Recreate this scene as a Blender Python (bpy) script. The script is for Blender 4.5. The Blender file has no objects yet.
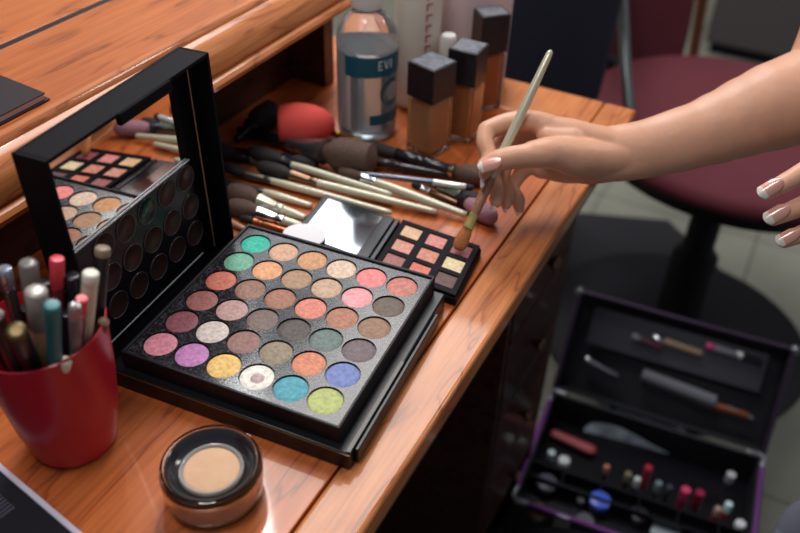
import bpy, bmesh, math, random
from mathutils import Vector, Matrix
from math import sin, cos, pi, radians as R_
random.seed(7)
scene = bpy.context.scene
COL = scene.collection

# ---------------------------------------------------------------- materials
def srgb(r, g, b):
    f = lambda c: (c/255/12.92) if c/255 <= .04045 else ((c/255+.055)/1.055)**2.4
    return (f(r), f(g), f(b), 1)
MATS = {}
def mat(name, col, rough=.5, metal=0, spec=.5, coat=0, trans=0, ior=1.45, bump=0, bscale=200, var=0, vscale=60, sss=0, sheen=0, alpha=1):
    if name in MATS: return MATS[name]
    m = bpy.data.materials.new(name); m.use_nodes = True
    nt = m.node_tree; b = nt.nodes['Principled BSDF']
    b.inputs['Base Color'].default_value = col
    b.inputs['Roughness'].default_value = rough; b.inputs['Metallic'].default_value = metal
    b.inputs['Specular IOR Level'].default_value = spec; b.inputs['Coat Weight'].default_value = coat
    b.inputs['Coat Roughness'].default_value = .08
    b.inputs['Transmission Weight'].default_value = trans; b.inputs['IOR'].default_value = ior
    b.inputs['Alpha'].default_value = alpha
    if sheen: b.inputs['Sheen Weight'].default_value = sheen
    if sss:
        b.inputs['Subsurface Weight'].default_value = sss
        b.inputs['Subsurface Radius'].default_value = (.010, .004, .002); b.inputs['Subsurface Scale'].default_value = .5
    tc = None
    if bump or var:
        tc = nt.nodes.new('ShaderNodeTexCoord')
    if var:
        n = nt.nodes.new('ShaderNodeTexNoise'); n.inputs['Scale'].default_value = vscale; n.inputs['Detail'].default_value = 6
        nt.links.new(tc.outputs['Object'], n.inputs['Vector'])
        cr = nt.nodes.new('ShaderNodeValToRGB')
        lo = tuple(max(0, c*(1-var)) for c in col[:3])+(1,); hi = tuple(min(1, c*(1+var)+var*.01) for c in col[:3])+(1,)
        cr.color_ramp.elements[0].color = lo; cr.color_ramp.elements[1].color = hi
        cr.color_ramp.elements[0].position = .3; cr.color_ramp.elements[1].position = .7
        nt.links.new(n.outputs['Fac'], cr.inputs['Fac']); nt.links.new(cr.outputs['Color'], b.inputs['Base Color'])
    if bump:
        n = nt.nodes.new('ShaderNodeTexNoise'); n.inputs['Scale'].default_value = bscale; n.inputs['Detail'].default_value = 5
        nt.links.new(tc.outputs['Object'], n.inputs['Vector'])
        bp = nt.nodes.new('ShaderNodeBump'); bp.inputs['Strength'].default_value = bump; bp.inputs['Distance'].default_value = .001
        nt.links.new(n.outputs['Fac'], bp.inputs['Height']); nt.links.new(bp.outputs['Normal'], b.inputs['Normal'])
    MATS[name] = m; return m

def wood(name, dark, mid, light, rough=.30, scale=1.0, coat=.38, seed=0, crough=.05):
    m = bpy.data.materials.new(name); m.use_nodes = True
    nt = m.node_tree; b = nt.nodes['Principled BSDF']; N = nt.nodes.new; L = nt.links.new
    tc = N('ShaderNodeTexCoord'); mp = N('ShaderNodeMapping'); mp.inputs['Location'].default_value = (seed, seed*1.7, 0)
    mp.inputs['Scale'].default_value = (9*scale, 1.5*scale, 9*scale)
    L(tc.outputs['Object'], mp.inputs['Vector'])
    n1 = N('ShaderNodeTexNoise'); n1.inputs['Scale'].default_value = 2.2; n1.inputs['Detail'].default_value = 3; n1.inputs['Distortion'].default_value = .25
    L(mp.outputs['Vector'], n1.inputs['Vector'])
    # growth rings: iso-lines of the warped noise
    mul = N('ShaderNodeMath'); mul.operation = 'MULTIPLY'; mul.inputs[1].default_value = 5
    L(n1.outputs['Fac'], mul.inputs[0])
    fr = N('ShaderNodeMath'); fr.operation = 'FRACT'; L(mul.outputs[0], fr.inputs[0])
    r1 = N('ShaderNodeValToRGB')
    e = r1.color_ramp.elements; e[0].position = 0; e[0].color = mid; e[1].position = 1; e[1].color = mid
    a = e.new(.45); a.color = light; a = e.new(.86); a.color = mid; a = e.new(.95); a.color = dark
    L(fr.outputs[0], r1.inputs['Fac'])
    # fine pores
    mp2 = N('ShaderNodeMapping'); mp2.inputs['Scale'].default_value = (260*scale, 9*scale, 260*scale); L(tc.outputs['Object'], mp2.inputs['Vector'])
    n2 = N('ShaderNodeTexNoise'); n2.inputs['Scale'].default_value = 1; n2.inputs['Detail'].default_value = 4; L(mp2.outputs['Vector'], n2.inputs['Vector'])
    r2 = N('ShaderNodeValToRGB'); e = r2.color_ramp.elements; e[0].position = .3; e[0].color = (.78, .74, .70, 1); e[1].position = .6; e[1].color = (1.06, 1.05, 1.04, 1)
    L(n2.outputs['Fac'], r2.inputs['Fac'])
    n3 = N('ShaderNodeTexNoise'); n3.inputs['Scale'].default_value = 5; L(tc.outputs['Object'], n3.inputs['Vector'])
    r3 = N('ShaderNodeValToRGB'); e = r3.color_ramp.elements; e[0].position = .3; e[0].color = (.85, .80, .78, 1); e[1].position = .7; e[1].color = (1.08, 1.08, 1.05, 1)
    L(n3.outputs['Fac'], r3.inputs['Fac'])
    mx = N('ShaderNodeMixRGB'); mx.blend_type = 'MULTIPLY'; mx.inputs['Fac'].default_value = 1; L(r1.outputs['Color'], mx.inputs['Color1']); L(r2.outputs['Color'], mx.inputs['Color2'])
    mx2 = N('ShaderNodeMixRGB'); mx2.blend_type = 'MULTIPLY'; mx2.inputs['Fac'].default_value = 1; L(mx.outputs['Color'], mx2.inputs['Color1']); L(r3.outputs['Color'], mx2.inputs['Color2'])
    L(mx2.outputs['Color'], b.inputs['Base Color'])
    b.inputs['Roughness'].default_value = rough+.08; b.inputs['Specular IOR Level'].default_value = .25; b.inputs['Coat Weight'].default_value = coat; b.inputs['Coat Roughness'].default_value = crough
    bp = N('ShaderNodeBump'); bp.inputs['Strength'].default_value = .12; bp.inputs['Distance'].default_value = .0006
    L(n2.outputs['Fac'], bp.inputs['Height']); L(bp.outputs['Normal'], b.inputs['Normal'])
    MATS[name] = m; return m

W_TOP = wood('wood_top', srgb(140, 68, 34), srgb(180, 94, 48), srgb(192, 106, 56), seed=1.3)
W_EDGE = wood('wood_edge', srgb(160, 90, 50), srgb(194, 118, 70), srgb(204, 130, 80), seed=4.1, scale=1.4)
W_SHELF = wood('wood_shelf', srgb(136, 70, 32), srgb(182, 98, 44), srgb(190, 106, 52), seed=2.2)
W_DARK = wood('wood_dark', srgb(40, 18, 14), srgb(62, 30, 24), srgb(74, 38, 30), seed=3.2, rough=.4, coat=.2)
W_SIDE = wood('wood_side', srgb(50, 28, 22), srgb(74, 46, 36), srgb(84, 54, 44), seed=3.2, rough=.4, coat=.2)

BLACK = mat('black_plastic', srgb(19, 18, 24), .32, spec=.4, bump=.08, bscale=900)
BLACKG = mat('black_gloss', srgb(18, 17, 23), .22, spec=.4)
BLACKM = mat('black_matte', srgb(22, 20, 28), .6, spec=.3)
CARD = mat('black_card', srgb(16, 14, 21), .6, spec=.12, bump=.2, bscale=1200)
GOLD = mat('gold_trim', srgb(190, 140, 80), .3, metal=1)
MIRROR = mat('mirror_glass', (.86, .86, .86, 1), .01, metal=1)
STEEL = mat('steel', srgb(190, 192, 196), .22, metal=1)
CHAMP = mat('champagne_handle', srgb(198, 194, 168), .25, metal=.3, coat=.5)
CHAMP2 = mat('pale_handle', srgb(196, 190, 166), .35, metal=.15, coat=.4)
COPPER = mat('copper', srgb(168, 98, 66), .35, metal=.8)
BRONZE = mat('bronze_ferrule', srgb(120, 92, 74), .3, metal=.9)
WHITEP = mat('white_plastic', srgb(222, 220, 216), .35)
SILVERF = mat('silver_ferrule', srgb(206, 210, 214), .18, metal=1)

# ---------------------------------------------------------------- mesh helpers
class MB:
    def __init__(s): s.v = []; s.f = []; s.m = []
    def add(s, vs, fs, mi=0):
        o = len(s.v); s.v += [tuple(v) for v in vs]
        for f in fs: s.f.append(tuple(i+o for i in f)); s.m.append(mi)
    def box(s, x0, x1, y0, y1, z0, z1, mi=0, M=None):
        vs = [Vector((x, y, z)) for z in (z0, z1) for y in (y0, y1) for x in (x0, x1)]
        if M is not None: vs = [M @ v for v in vs]
        s.add(vs, [(0, 2, 3, 1), (4, 5, 7, 6), (0, 1, 5, 4), (2, 6, 7, 3), (0, 4, 6, 2), (1, 3, 7, 5)], mi)
    def lathe(s, prof, n=32, M=None, mi=0, mis=None, sx=1, sy=1, cap=True):
        # prof: list of (r, z); closed at both ends
        vs = []; fs = []
        for r, z in prof:
            for k in range(n):
                a = 2*pi*k/n; vs.append(Vector((r*cos(a)*sx, r*sin(a)*sy, z)))
        ms = []
        for j in range(len(prof)-1):
            for k in range(n):
                fs.append((j*n+k, j*n+(k+1) % n, (j+1)*n+(k+1) % n, (j+1)*n+k)); ms.append(mis[j] if mis else mi)
        if cap:
            fs.append(tuple(reversed(range(n)))); ms.append(mis[0] if mis else mi)
            o = (len(prof)-1)*n; fs.append(tuple(o+k for k in range(n))); ms.append(mis[-1] if mis else mi)
        if M is not None: vs = [M @ v for v in vs]
        o = len(s.v); s.v += [tuple(v) for v in vs]
        for f, m_ in zip(fs, ms): s.f.append(tuple(i+o for i in f)); s.m.append(m_)
    def tube(s, pts, rad, n=16, mi=0, flat=None, ff=1.0, caps=True):
        # smooth tube through points, radius per point; flat = axis squeezed by ff
        P = [Vector(p) for p in pts]; Q = []; RR = []; FF = ff if isinstance(ff, (list, tuple)) else [ff]*len(P); F2 = []
        for i in range(len(P)-1):
            p0 = P[max(i-1, 0)]; p1 = P[i]; p2 = P[i+1]; p3 = P[min(i+2, len(P)-1)]
            st = 6
            for k in range(st):
                t = k/st
                Q.append(.5*((2*p1)+(-p0+p2)*t+(2*p0-5*p1+4*p2-p3)*t*t+(-p0+3*p1-3*p2+p3)*t**3))
                tt = t*t*(3-2*t); RR.append(rad[i]*(1-tt)+rad[i+1]*tt); F2.append(FF[i]*(1-tt)+FF[i+1]*tt)
        Q.append(P[-1]); RR.append(rad[-1]); F2.append(FF[-1])
        T = [(Q[min(i+1, len(Q)-1)]-Q[max(i-1, 0)]).normalized() for i in range(len(Q))]
        if caps:   # rounded ends
            q2, r2, t2, f2 = [], [], [], []
            for a in (80, 60, 40, 20):
                a = R_(a); q2.append(Q[0]-T[0]*RR[0]*sin(a)*.9); r2.append(RR[0]*cos(a)); t2.append(T[0]); f2.append(F2[0])
            q3, r3, t3, f3 = [], [], [], []
            for a in (20, 40, 60, 80):
                a = R_(a); q3.append(Q[-1]+T[-1]*RR[-1]*sin(a)*.9); r3.append(RR[-1]*cos(a)); t3.append(T[-1]); f3.append(F2[-1])
            Q = q2+Q+q3; RR = r2+RR+r3; T = t2+T+t3; F2 = f2+F2+f3
        up = Vector(flat).normalized() if flat is not None else Vector((.123, .3, 1)).normalized()
        vs = []; fs = []
        for q, r, t, f_ in zip(Q, RR, T, F2):
            a1 = up-t*up.dot(t)
            if a1.length < 1e-4: a1 = Vector((1, 0, 0))-t*t.x
            a1.normalize(); a2 = t.cross(a1)
            for k in range(n):
                a = 2*pi*k/n; vs.append(q+a1*(r*f_*cos(a))+a2*(r*sin(a)))
        for j in range(len(Q)-1):
            for k in range(n): fs.append((j*n+k, j*n+(k+1) % n, (j+1)*n+(k+1) % n, (j+1)*n+k))
        fs.append(tuple(reversed(range(n)))); o = (len(Q)-1)*n; fs.append(tuple(o+k for k in range(n)))
        s.add(vs, fs, mi)
    def ball(s, c, r, M=None, mi=0, n=20, sc=(1, 1, 1)):
        prof = [(max(1e-5, r*sin(pi*j/n)), -r*cos(pi*j/n)) for j in range(n+1)]
        T = Matrix.Translation(c) @ (M if M is not None else Matrix()) @ Matrix.Diagonal((*sc, 1))
        s.lathe(prof, n, T, mi)
    def build(s, name, mats, parent=None, smooth=None, bevel=0, seg=2, loc=None, rot=None):
        me = bpy.data.meshes.new(name); me.from_pydata(s.v, [], s.f); me.update()
        if not isinstance(mats, (list, tuple)): mats = [mats]
        for m in mats: me.materials.append(m)
        for p, mi in zip(me.polygons, s.m): p.material_index = mi
        bm = bmesh.new(); bm.from_mesh(me); bmesh.ops.recalc_face_normals(bm, faces=bm.faces); bm.to_mesh(me); bm.free()
        o = bpy.data.objects.new(name, me); COL.objects.link(o)
        if parent is not None: o.parent = parent
        if loc is not None: o.location = loc
        if rot is not None: o.rotation_euler = rot
        if smooth is not None:
            for p in me.polygons: p.use_smooth = True
            if smooth < 180: me.set_sharp_from_angle(angle=R_(smooth))
        if bevel:
            b = o.modifiers.new('Bevel', 'BEVEL'); b.width = bevel; b.segments = seg; b.limit_method = 'ANGLE'; b.angle_limit = R_(40)
            b.harden_normals = False
            for p in me.polygons: p.use_smooth = True
            me.set_sharp_from_angle(angle=R_(35))
        return o
def tag(o, label=None, cat=None, group=None, kind=None):
    if label: o['label'] = label
    if cat: o['category'] = cat
    if group: o['group'] = group
    if kind: o['kind'] = kind
    return o
def empty(name, loc=(0, 0, 0), rz=0, label=None, cat=None, group=None):
    o = bpy.data.objects.new(name, None); COL.objects.link(o); o.location = loc; o.rotation_euler = (0, 0, rz); o.empty_display_size = .02
    return tag(o, label, cat, group)
def align(p, d, up=(0, 0, 1)):
    # matrix with local Z along d at p
    d = Vector(d).normalized(); u = Vector(up); x = u.cross(d)
    if x.length < 1e-4: x = Vector((1, 0, 0))
    x.normalize(); y = d.cross(x)
    return Matrix(((x.x, y.x, d.x, p[0]), (x.y, y.y, d.y, p[1]), (x.z, y.z, d.z, p[2]), (0, 0, 0, 1)))
DROT = R_(-4.7)
RT = Matrix.Rotation(DROT, 4, 'Z')

# ---------------------------------------------------------------- the room
fl = MB(); fl.box(-4, 4, -3, 5, -.80, -.75)
FLOOR = mat('floor_tile', srgb(136, 136, 124), .35, var=.12, vscale=5)
nt = FLOOR.node_tree; b = nt.nodes['Principled BSDF']
tc = nt.nodes.new('ShaderNodeTexCoord'); br = nt.nodes.new('ShaderNodeTexBrick'); br.offset = 0; br.inputs['Scale'].default_value = 1
br.inputs['Brick Width'].default_value = .4; br.inputs['Row Height'].default_value = .4; br.inputs['Mortar Size'].default_value = .003
br.inputs['Color1'].default_value = (1, 1, 1, 1); br.inputs['Color2'].default_value = (.94, .94, .94, 1); br.inputs['Mortar'].default_value = (.45, .45, .45, 1)
nt.links.new(tc.outputs['Object'], br.inputs['Vector'])
mx = nt.nodes.new('ShaderNodeMixRGB'); mx.blend_type = 'MULTIPLY'; mx.inputs['Fac'].default_value = 1
old = b.inputs['Base Color'].links[0].from_socket
nt.links.new(old, mx.inputs['Color1']); nt.links.new(br.outputs['Color'], mx.inputs['Color2']); nt.links.new(mx.outputs['Color'], b.inputs['Base Color'])
tag(fl.build('floor', FLOOR, rot=(0, 0, DROT)), kind='structure')
wl = MB(); wl.box(-1.8, -1.7, -3, 5, -.75, 1.9)
tag(wl.build('wall_left', mat('wall_paint', srgb(150, 140, 132), .8), rot=(0, 0, DROT)), kind='structure')
wb = MB(); wb.box(-1.7, 4, 4.9, 5, -.75, 1.9)
tag(wb.build('wall_back', MATS['wall_paint'], rot=(0, 0, DROT)), kind='structure')

# ---------------------------------------------------------------- the dressing table
desk = empty('dressing_table', (0, 0, 0), DROT, 'orange-brown wooden dressing table with a raised back shelf, everything lies on it', 'table')
m = MB(); m.box(-.45, .1627, -.62, .5385, -.023, 0); m.build('tabletop', W_TOP, desk, bevel=.0008)
m = MB(); m.box(.1640, .2040, -.62, .62, -.023, 0); m.build('edge_board', [W_EDGE], desk, bevel=.0035, seg=4)
m = MB(); m.box(-.45, .1630, .5400, .62, -.023, 0); m.build('end_board', W_EDGE, desk, bevel=.003, seg=3)
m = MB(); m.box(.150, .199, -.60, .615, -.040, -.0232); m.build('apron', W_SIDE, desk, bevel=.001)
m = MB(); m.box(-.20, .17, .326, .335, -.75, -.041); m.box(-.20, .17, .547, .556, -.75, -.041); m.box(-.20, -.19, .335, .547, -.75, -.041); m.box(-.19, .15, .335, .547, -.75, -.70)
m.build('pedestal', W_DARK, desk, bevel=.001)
for k in range(5):
    zc = -.107-.127*k
    if k == 4: break
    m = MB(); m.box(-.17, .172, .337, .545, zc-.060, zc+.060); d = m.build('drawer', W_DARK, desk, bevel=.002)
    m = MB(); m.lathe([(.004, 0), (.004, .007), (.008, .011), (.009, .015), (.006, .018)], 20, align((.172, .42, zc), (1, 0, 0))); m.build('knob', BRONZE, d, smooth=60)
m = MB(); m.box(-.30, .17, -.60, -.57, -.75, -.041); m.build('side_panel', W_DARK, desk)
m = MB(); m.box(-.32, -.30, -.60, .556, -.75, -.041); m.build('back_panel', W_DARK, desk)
# raised shelf: body, moulded nosing, back panel, rear strip
m = MB()
prof = [(-.150, .1535), (-.146, .1575), (-.140, .1575), (-.1375, .155), (-.1365, .152), (-.131, .1505), (-.125, .146), (-.120, .139), (-.1175, .131), (-.1165, .124), (-.1185, .1205), (-.113, .1185), (-.1105, .115), (-.1115, .1105), (-.117, .109), (-.150, .109)]
n = len(prof); vs = [(u, -.62, z) for u, z in prof]+[(u, .50, z) for u, z in prof]
m.add(vs, [(i, (i+1) % n, n+(i+1) % n, n+i) for i in range(n)]+[tuple(range(n)), tuple(range(2*n-1, n-1, -1))])
m.build('shelf_moulding', W_EDGE, desk, smooth=28)
m = MB(); m.box(-.2665, -.1502, -.62, .50, .112, .1535); m.build('shelf_board', W_SHELF, desk, bevel=.001)
m = MB(); m.box(-.50, -.2751, -.62, .50, .112, .1535); m.build('rear_board', W_SHELF, desk, bevel=.001)
m = MB(); m.box(-.2750, -.2666, -.62, .50, .112, .1528); m.build('joint_strip', BLACKM, desk)
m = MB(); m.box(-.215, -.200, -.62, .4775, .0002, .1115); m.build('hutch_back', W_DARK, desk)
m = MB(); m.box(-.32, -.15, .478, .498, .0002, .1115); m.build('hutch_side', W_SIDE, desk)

# ---------------------------------------------------------------- big palette
pal = empty('eyeshadow_palette', (0, 0, 0), 0, 'large open black eyeshadow palette with thirty-six round pans and a mirrored lid', 'makeup palette')
S = .0277
m = MB(); m.box(-.031, .1700, -.0275, .160, .0005, .0165); m.build('lower_case', BLACK, pal, bevel=.0015)
m = MB(); m.box(-.0312, .1702, -.0277, -.0268, .0150, .0157); m.build('gold_line', mat('gold_dull', srgb(120, 84, 50), .4, metal=.7), pal)
px0, px1, py0, py1 = -.5*S-.004, 5.5*S+.005, -.5*S-.0045, 5.5*S+.005
# upper tray: outer walls as a ring around the panel
m = MB()
o0, o1, q0, q1 = px0-.0028, px1+.0025, py0-.0026, py1+.0028
def ring(mb, z, zt, X0, X1, Y0, Y1, x0, x1, y0, y1):
    vs = [(X0, Y0, z), (X1, Y0, z), (X1, Y1, z), (X0, Y1, z), (x0, y0, z), (x1, y0, z), (x1, y1, z), (x0, y1, z)]
    vs += [(a, b_, zt) for a, b_, _ in vs]
    fs = []
    for i in range(4):
        j = (i+1) % 4
        fs += [(i, j, j+8, i+8), (i+4, i+12, j+12, j+4), (i+8, j+8, j+12, i+12), (i, i+4, j+4, j)]
    mb.add(vs, fs)
ring(m, .0165, .0318, o0, o1, q0, q1, px0, px1, py0, py1)
m.build('tray_frame', mat('frame_black', srgb(19, 18, 24), .45, spec=.3, bump=.1, bscale=900), pal, bevel=.0009)
# the panel with thirty-six round holes
PANEL = mat('dusty_black_plastic', srgb(50, 48, 56), .16, spec=.5, var=.45, vscale=130, bump=.05, bscale=500)
nt = PANEL.node_tree
for nd in nt.nodes:
    if nd.type == 'VALTORGB':
        nd.color_ramp.elements[0].position = .48; nd.color_ramp.elements[0].color = srgb(24, 22, 28)
        nd.color_ramp.elements[1].position = .85; nd.color_ramp.elements[1].color = srgb(116, 112, 116)
    if nd.type == 'TEX_NOISE' and nd.inputs['Scale'].default_value < 200: nd.inputs['Scale'].default_value = 420; nd.inputs['Detail'].default_value = 12; nd.inputs['Roughness'].default_value = .75
m = MB(); rh = .0133; zt = .0300; zb = .0278; NS = 32
xs = [px0]+[(i+.5)*S for i in range(5)]+[px1]; ys = [py0]+[(i+.5)*S for i in range(5)]+[py1]
for i in range(6):
    for j in range(6):
        cx, cy = i*S, j*S; X0, X1, Y0, Y1 = xs[i], xs[i+1], ys[j], ys[j+1]
        vs = []; fs = []
        for k in range(NS):
            a = 2*pi*(k+.5)/NS; c, s_ = cos(a), sin(a)
            tx = ((X1-cx) if c > 0 else (cx-X0))/max(abs(c), 1e-6); ty = ((Y1-cy) if s_ > 0 else (cy-Y0))/max(abs(s_), 1e-6)
            t = min(tx, ty)
            vs += [(cx+c*t, cy+s_*t, zt), (cx+c*rh, cy+s_*rh, zt), (cx+c*rh, cy+s_*rh, zb)]
        for k in range(NS):
            l = (k+1) % NS
            fs += [(3*k, 3*l, 3*l+1, 3*k+1), (3*k+1, 3*l+1, 3*l+2, 3*k+2)]
        o = len(vs)
        for (X, Y, qa) in ((X1, Y1, 0), (X0, Y1, 1), (X0, Y0, 2), (X1, Y0, 3)):
            # corner filler
            vs.append((X, Y, zt))
            ang = math.atan2(Y-cy, X-cx) % (2*pi)
            kk = int((ang/(2*pi)*NS)-.5) % NS
            fs.append((3*kk, o+qa, 3*((kk+1) % NS)))
        m.add(vs, fs)
m.build('pan_panel', PANEL, pal)
m = MB(); m.box(px0+.0002, px1-.0002, py0+.0002, py1-.0002, .0166, .0276); m.build('panel_base', BLACKM, pal)
PC = [
 [('rose pink', (206,124,140)), ('orchid purple', (180,112,170)), ('golden yellow', (222,176,92)), ('cream white with a mauve stain', (226,214,202)), ('turquoise', (66,150,166)), ('yellow green', (170,178,100))],
 [('plum', (136,72,84)), ('silver white', (196,180,172)), ('mauve brown', (140,98,90)), ('grey gold', (136,118,96)), ('apricot', (206,122,88)), ('periwinkle blue', (104,118,178))],
 [('dusty rose', (150,88,84)), ('pale mauve', (176,136,130)), ('dark taupe', (112,88,82)), ('charcoal olive', (78,68,62)), ('grey green', (96,112,108)), ('smoky mauve', (106,88,92))],
 [('coral brown', (196,102,82)), ('brown taupe', (138,96,80)), ('terracotta brown', (154,98,76)), ('salmon', (210,116,98)), ('tan brown', (168,108,82)), ('golden brown', (142,104,80))],
 [('sage green', (94,158,130)), ('light copper', (214,146,98)), ('bronze brown', (164,122,92)), ('sand', (186,148,120)), ('baby pink', (232,142,146)), ('dark olive brown', (100,82,70))],
 [('bright teal green', (22,172,144)), ('light tan', (196,148,118)), ('golden copper', (196,136,90)), ('pale beige', (206,174,150)), ('bright coral pink', (230,118,116)), ('rosy brown', (192,110,96))]]
def powder_mat(name, c, sparkle=True):
    g = sum(c)/3; c = tuple(min(250, (v*.88+g*.12)*1.06) for v in c)
    m = mat(name, srgb(*c), .48, spec=.35, bump=.8, bscale=330, var=.24, vscale=330)
    return m
for j, row in enumerate(PC):
    for i, (nm, c) in enumerate(row):
        lab = nm+' eyeshadow'
        mm = powder_mat('powder_%d_%d' % (i, j), c)
        m = MB(); m.lathe([(.0128, .0277), (.0130, .0277), (.01305, .0290), (.01265, .0290), (.0125, .0283), (.0124, .0280)], 32, Matrix.Translation((i*S, j*S, 0)))
        p = m.build('eyeshadow_pan', BLACKG, pal, smooth=40); tag(p, lab)
        m = MB(); pr = [(.0125, .0281), (.0124, .0288), (.0110, .0292), (.0070, .0293+.0003*random.random()), (.0035, .0291), (.0008, .0290)]
        m.lathe(pr, 32, Matrix.Translation((i*S, j*S, 0)), mis=[0]*6)
        q = m.build('powder', mm, p, smooth=60)
        if i == 3 and j == 0:
            m = MB(); m.lathe([(.0052, .02925), (.004, .0297), (.001, .0297)], 24, Matrix.Translation((i*S+.001, j*S-.001, 0)))
            tag(m.build('worn_patch', powder_mat('powder_mauve', (176, 150, 150)), p, smooth=60), 'mauve worn patch')
        q.rotation_euler = (0, 0, 0)
# right-hand sliding drawer lip, and a lighter strip painting the ledge's beige highlight
m = MB(); m.box(.1702, .1735, -.020, .135, .002, .0150); m.build('drawer_lip', BLACK, pal, bevel=.0008)
m = MB(); m.box(.1665, .1700, -.026, .070, .0166, .0176); m.build('side_strip', mat('strip_highlight', srgb(70, 60, 56), .35), pal, bevel=.0003)
# lid : shallow box, open towards +X
XF, TH, LH, LD, LY0, LY1 = -.0304, .0215, .1652, .0277, -.0298, .1508
lidM = Matrix.Translation((XF, 0, .030)) @ Matrix.Rotation(-TH, 4, 'Y')
zb_ = -.0285
lid = None
m = MB()
m.box(-LD, -LD+.003, LY0, LY1, zb_, LH, M=lidM)
m.box(-LD+.003, 0, LY0, LY0+.003, zb_, LH, M=lidM); m.box(-LD+.003, 0, LY1-.003, LY1, zb_, LH, M=lidM)
m.box(-LD+.003, 0, LY0+.003, LY1-.003, LH-.003, LH, M=lidM); m.box(-LD+.003, 0, LY0+.003, LY1-.003, zb_, zb_+.003, M=lidM)
lid = m.build('lid', CARD, pal, bevel=.0006)
m = MB(); MX = -.0217
BZ = .0165
m.box(-LD+.0031, MX+.001, LY0+.0031, LY0+.0031+BZ, zb_+.0031, LH-.0031, M=lidM)
m.box(-LD+.0031, MX+.001, LY1-.0031-BZ, LY1-.0031, zb_+.0031, LH-.0031, M=lidM)
m.box(-LD+.0031, MX+.001, LY0+.0031+BZ, LY1-.0031-BZ, LH-.0031-.014, LH-.0031, M=lidM)
m.box(-LD+.0031, MX+.001, LY0+.0031+BZ, LY1-.0031-BZ, zb_+.0031, zb_+.0031+.006, M=lidM)
m.build('mirror_bezel', CARD, lid, bevel=.0003)
m = MB(); m.box(-LD+.0031, MX, LY0+.0032+BZ, LY1-.0032-BZ, zb_+.0092, LH-.0172, M=lidM); m.build('mirror', MIRROR, lid)
m = MB(); m.box(MX+.0010, MX+.0016, LY1-.0040, LY1-.0031, zb_+.004, LH-.006, M=lidM)
m.build('gold_seam', mat('gold_seam', srgb(226, 176, 136), .4), lid)
m = MB(); m.box(-.0035, .0012, .040, .100, LH-.010, LH-.0005, M=lidM); m.build('latch', CARD, lid, bevel=.0012)
# moulded black sheet lying against the lower half of the mirror
m = MB(); y0_, y1_ = LY0+.0034+BZ, LY1-.0034-BZ
m.box(MX+.0006, MX+.0014, y0_, y1_, zb_+.010, .0752, M=lidM)
sh = m.build('cover_sheet', mat('sheet_black', srgb(20, 18, 25), .30, spec=.3), lid)
m = MB(); m.box(MX+.0006, MX+.0022, y0_, y1_, .0752, .0762, M=lidM); m.build('sheet_edge', mat('sheet_edge', srgb(232, 232, 236), .3), sh)
m = MB(); m.box(MX+.0006, MX+.0020, y0_+.002, y1_-.002, zb_+.0088, zb_+.0095, M=lidM); m.build('sheet_edge', MATS['sheet_edge'], sh)
CUP = mat('cup_brown', srgb(58, 38, 36), .35, spec=.3); CUPR = mat('cup_rim_glint', srgb(74, 70, 78), .12, spec=.8); CUPG = mat('cup_teal_reflection', srgb(20, 52, 48), .2, spec=.6)  # rim colour carries a painted glint, green cell a painted reflection of teal
for r_ in range(3):
    for c_ in range(6):
        yy = .1225-.0262*c_; zz_ = .062-.0278*r_
        if yy < y0_+.004: continue
        A = lidM @ align((MX+.0014, yy, zz_), (1, 0, 0))
        m = MB(); m.lathe([(.0116, 0), (.0116, .0006), (.0113, .0009), (.0110, .0009), (.0107, .0005), (.0105, .0003)], 32, A, mis=[0, 0, 0, 0, 1, 1]); m.build('round_cell', [CUPR, CUPG if (r_ == 0 and c_ == 2) else CUP], sh, smooth=50)

# ---------------------------------------------------------------- small palette with nine square pans
sp = empty('square_pan_palette', (0, 0, 0), 0, 'small open black palette with nine square shadow pans, behind the large palette', 'makeup palette')
E1 = Vector((.0257, -.0028, 0)); E2 = Vector((.0010, -.0231, 0)); O = Vector((.1077, .2356, 0))
def SP(i, j, z): return O+E1*i+E2*j+Vector((0, 0, z))
def quadbox(mb, i0, i1, j0, j1, z0, z1, mi=0):
    vs = [SP(i, j, z) for z in (z0, z1) for j in (j0, j1) for i in (i0, i1)]
    mb.add(vs, [(0, 2, 3, 1), (4, 5, 7, 6), (0, 1, 5, 4), (2, 6, 7, 3), (0, 4, 6, 2), (1, 3, 7, 5)], mi)
m = MB(); quadbox(m, -.62, 2.62, -.68, 2.72, .0005, .0085); m.build('case_base', CARD, sp, bevel=.0012)
m = MB()
hw = .37
def grid_frame(mb, z0, z1):
    Xs = [-.56]; Ys = [-.62]
    for k in range(3): Xs += [k-hw, k+hw]; Ys += [k-hw*1.04, k+hw*1.04]
    Xs.append(2.56); Ys.append(2.66)
    for a in range(0, 8, 2):
        quadbox(mb, Xs[a], Xs[a+1], Ys[0], Ys[-1], z0, z1)
        for b_ in range(1, 6, 2):
            pass
    for b_ in range(0, 8, 2):
        for a in range(1, 6, 2): quadbox(mb, Xs[a], Xs[a+1], Ys[b_], Ys[b_+1], z0, z1)
grid_frame(m, .0086, .0118); m.build('pan_frame', CARD, sp)
SQ = [[('gold beige', (214,166,126)), ('rose pink', (208,122,116)), ('raspberry', (150,72,78))],
      [('peach pink', (204,134,114)), ('warm peach', (200,124,102)), ('pale cream', (206,182,136))],
      [('dusty rose', (160,94,92)), ('coral', (206,104,82)), ('dark brown', (92,60,56))]]
for j in range(3):
    for i in range(3):
        nm, c = SQ[j][i]
        m = MB(); quadbox(m, i-hw+.005, i+hw-.005, j-hw*1.04+.005, j+hw*1.04-.005, .0087, .0106)
        tag(m.build('square_pan', powder_mat('sq_%d_%d' % (i, j), c), sp, bevel=.0004), nm+' square pan')
m = MB(); quadbox(m, -.86, -.66, -.62, 2.66, .002, .0105); m.build('hinge', BLACKG, sp, bevel=.001)
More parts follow.
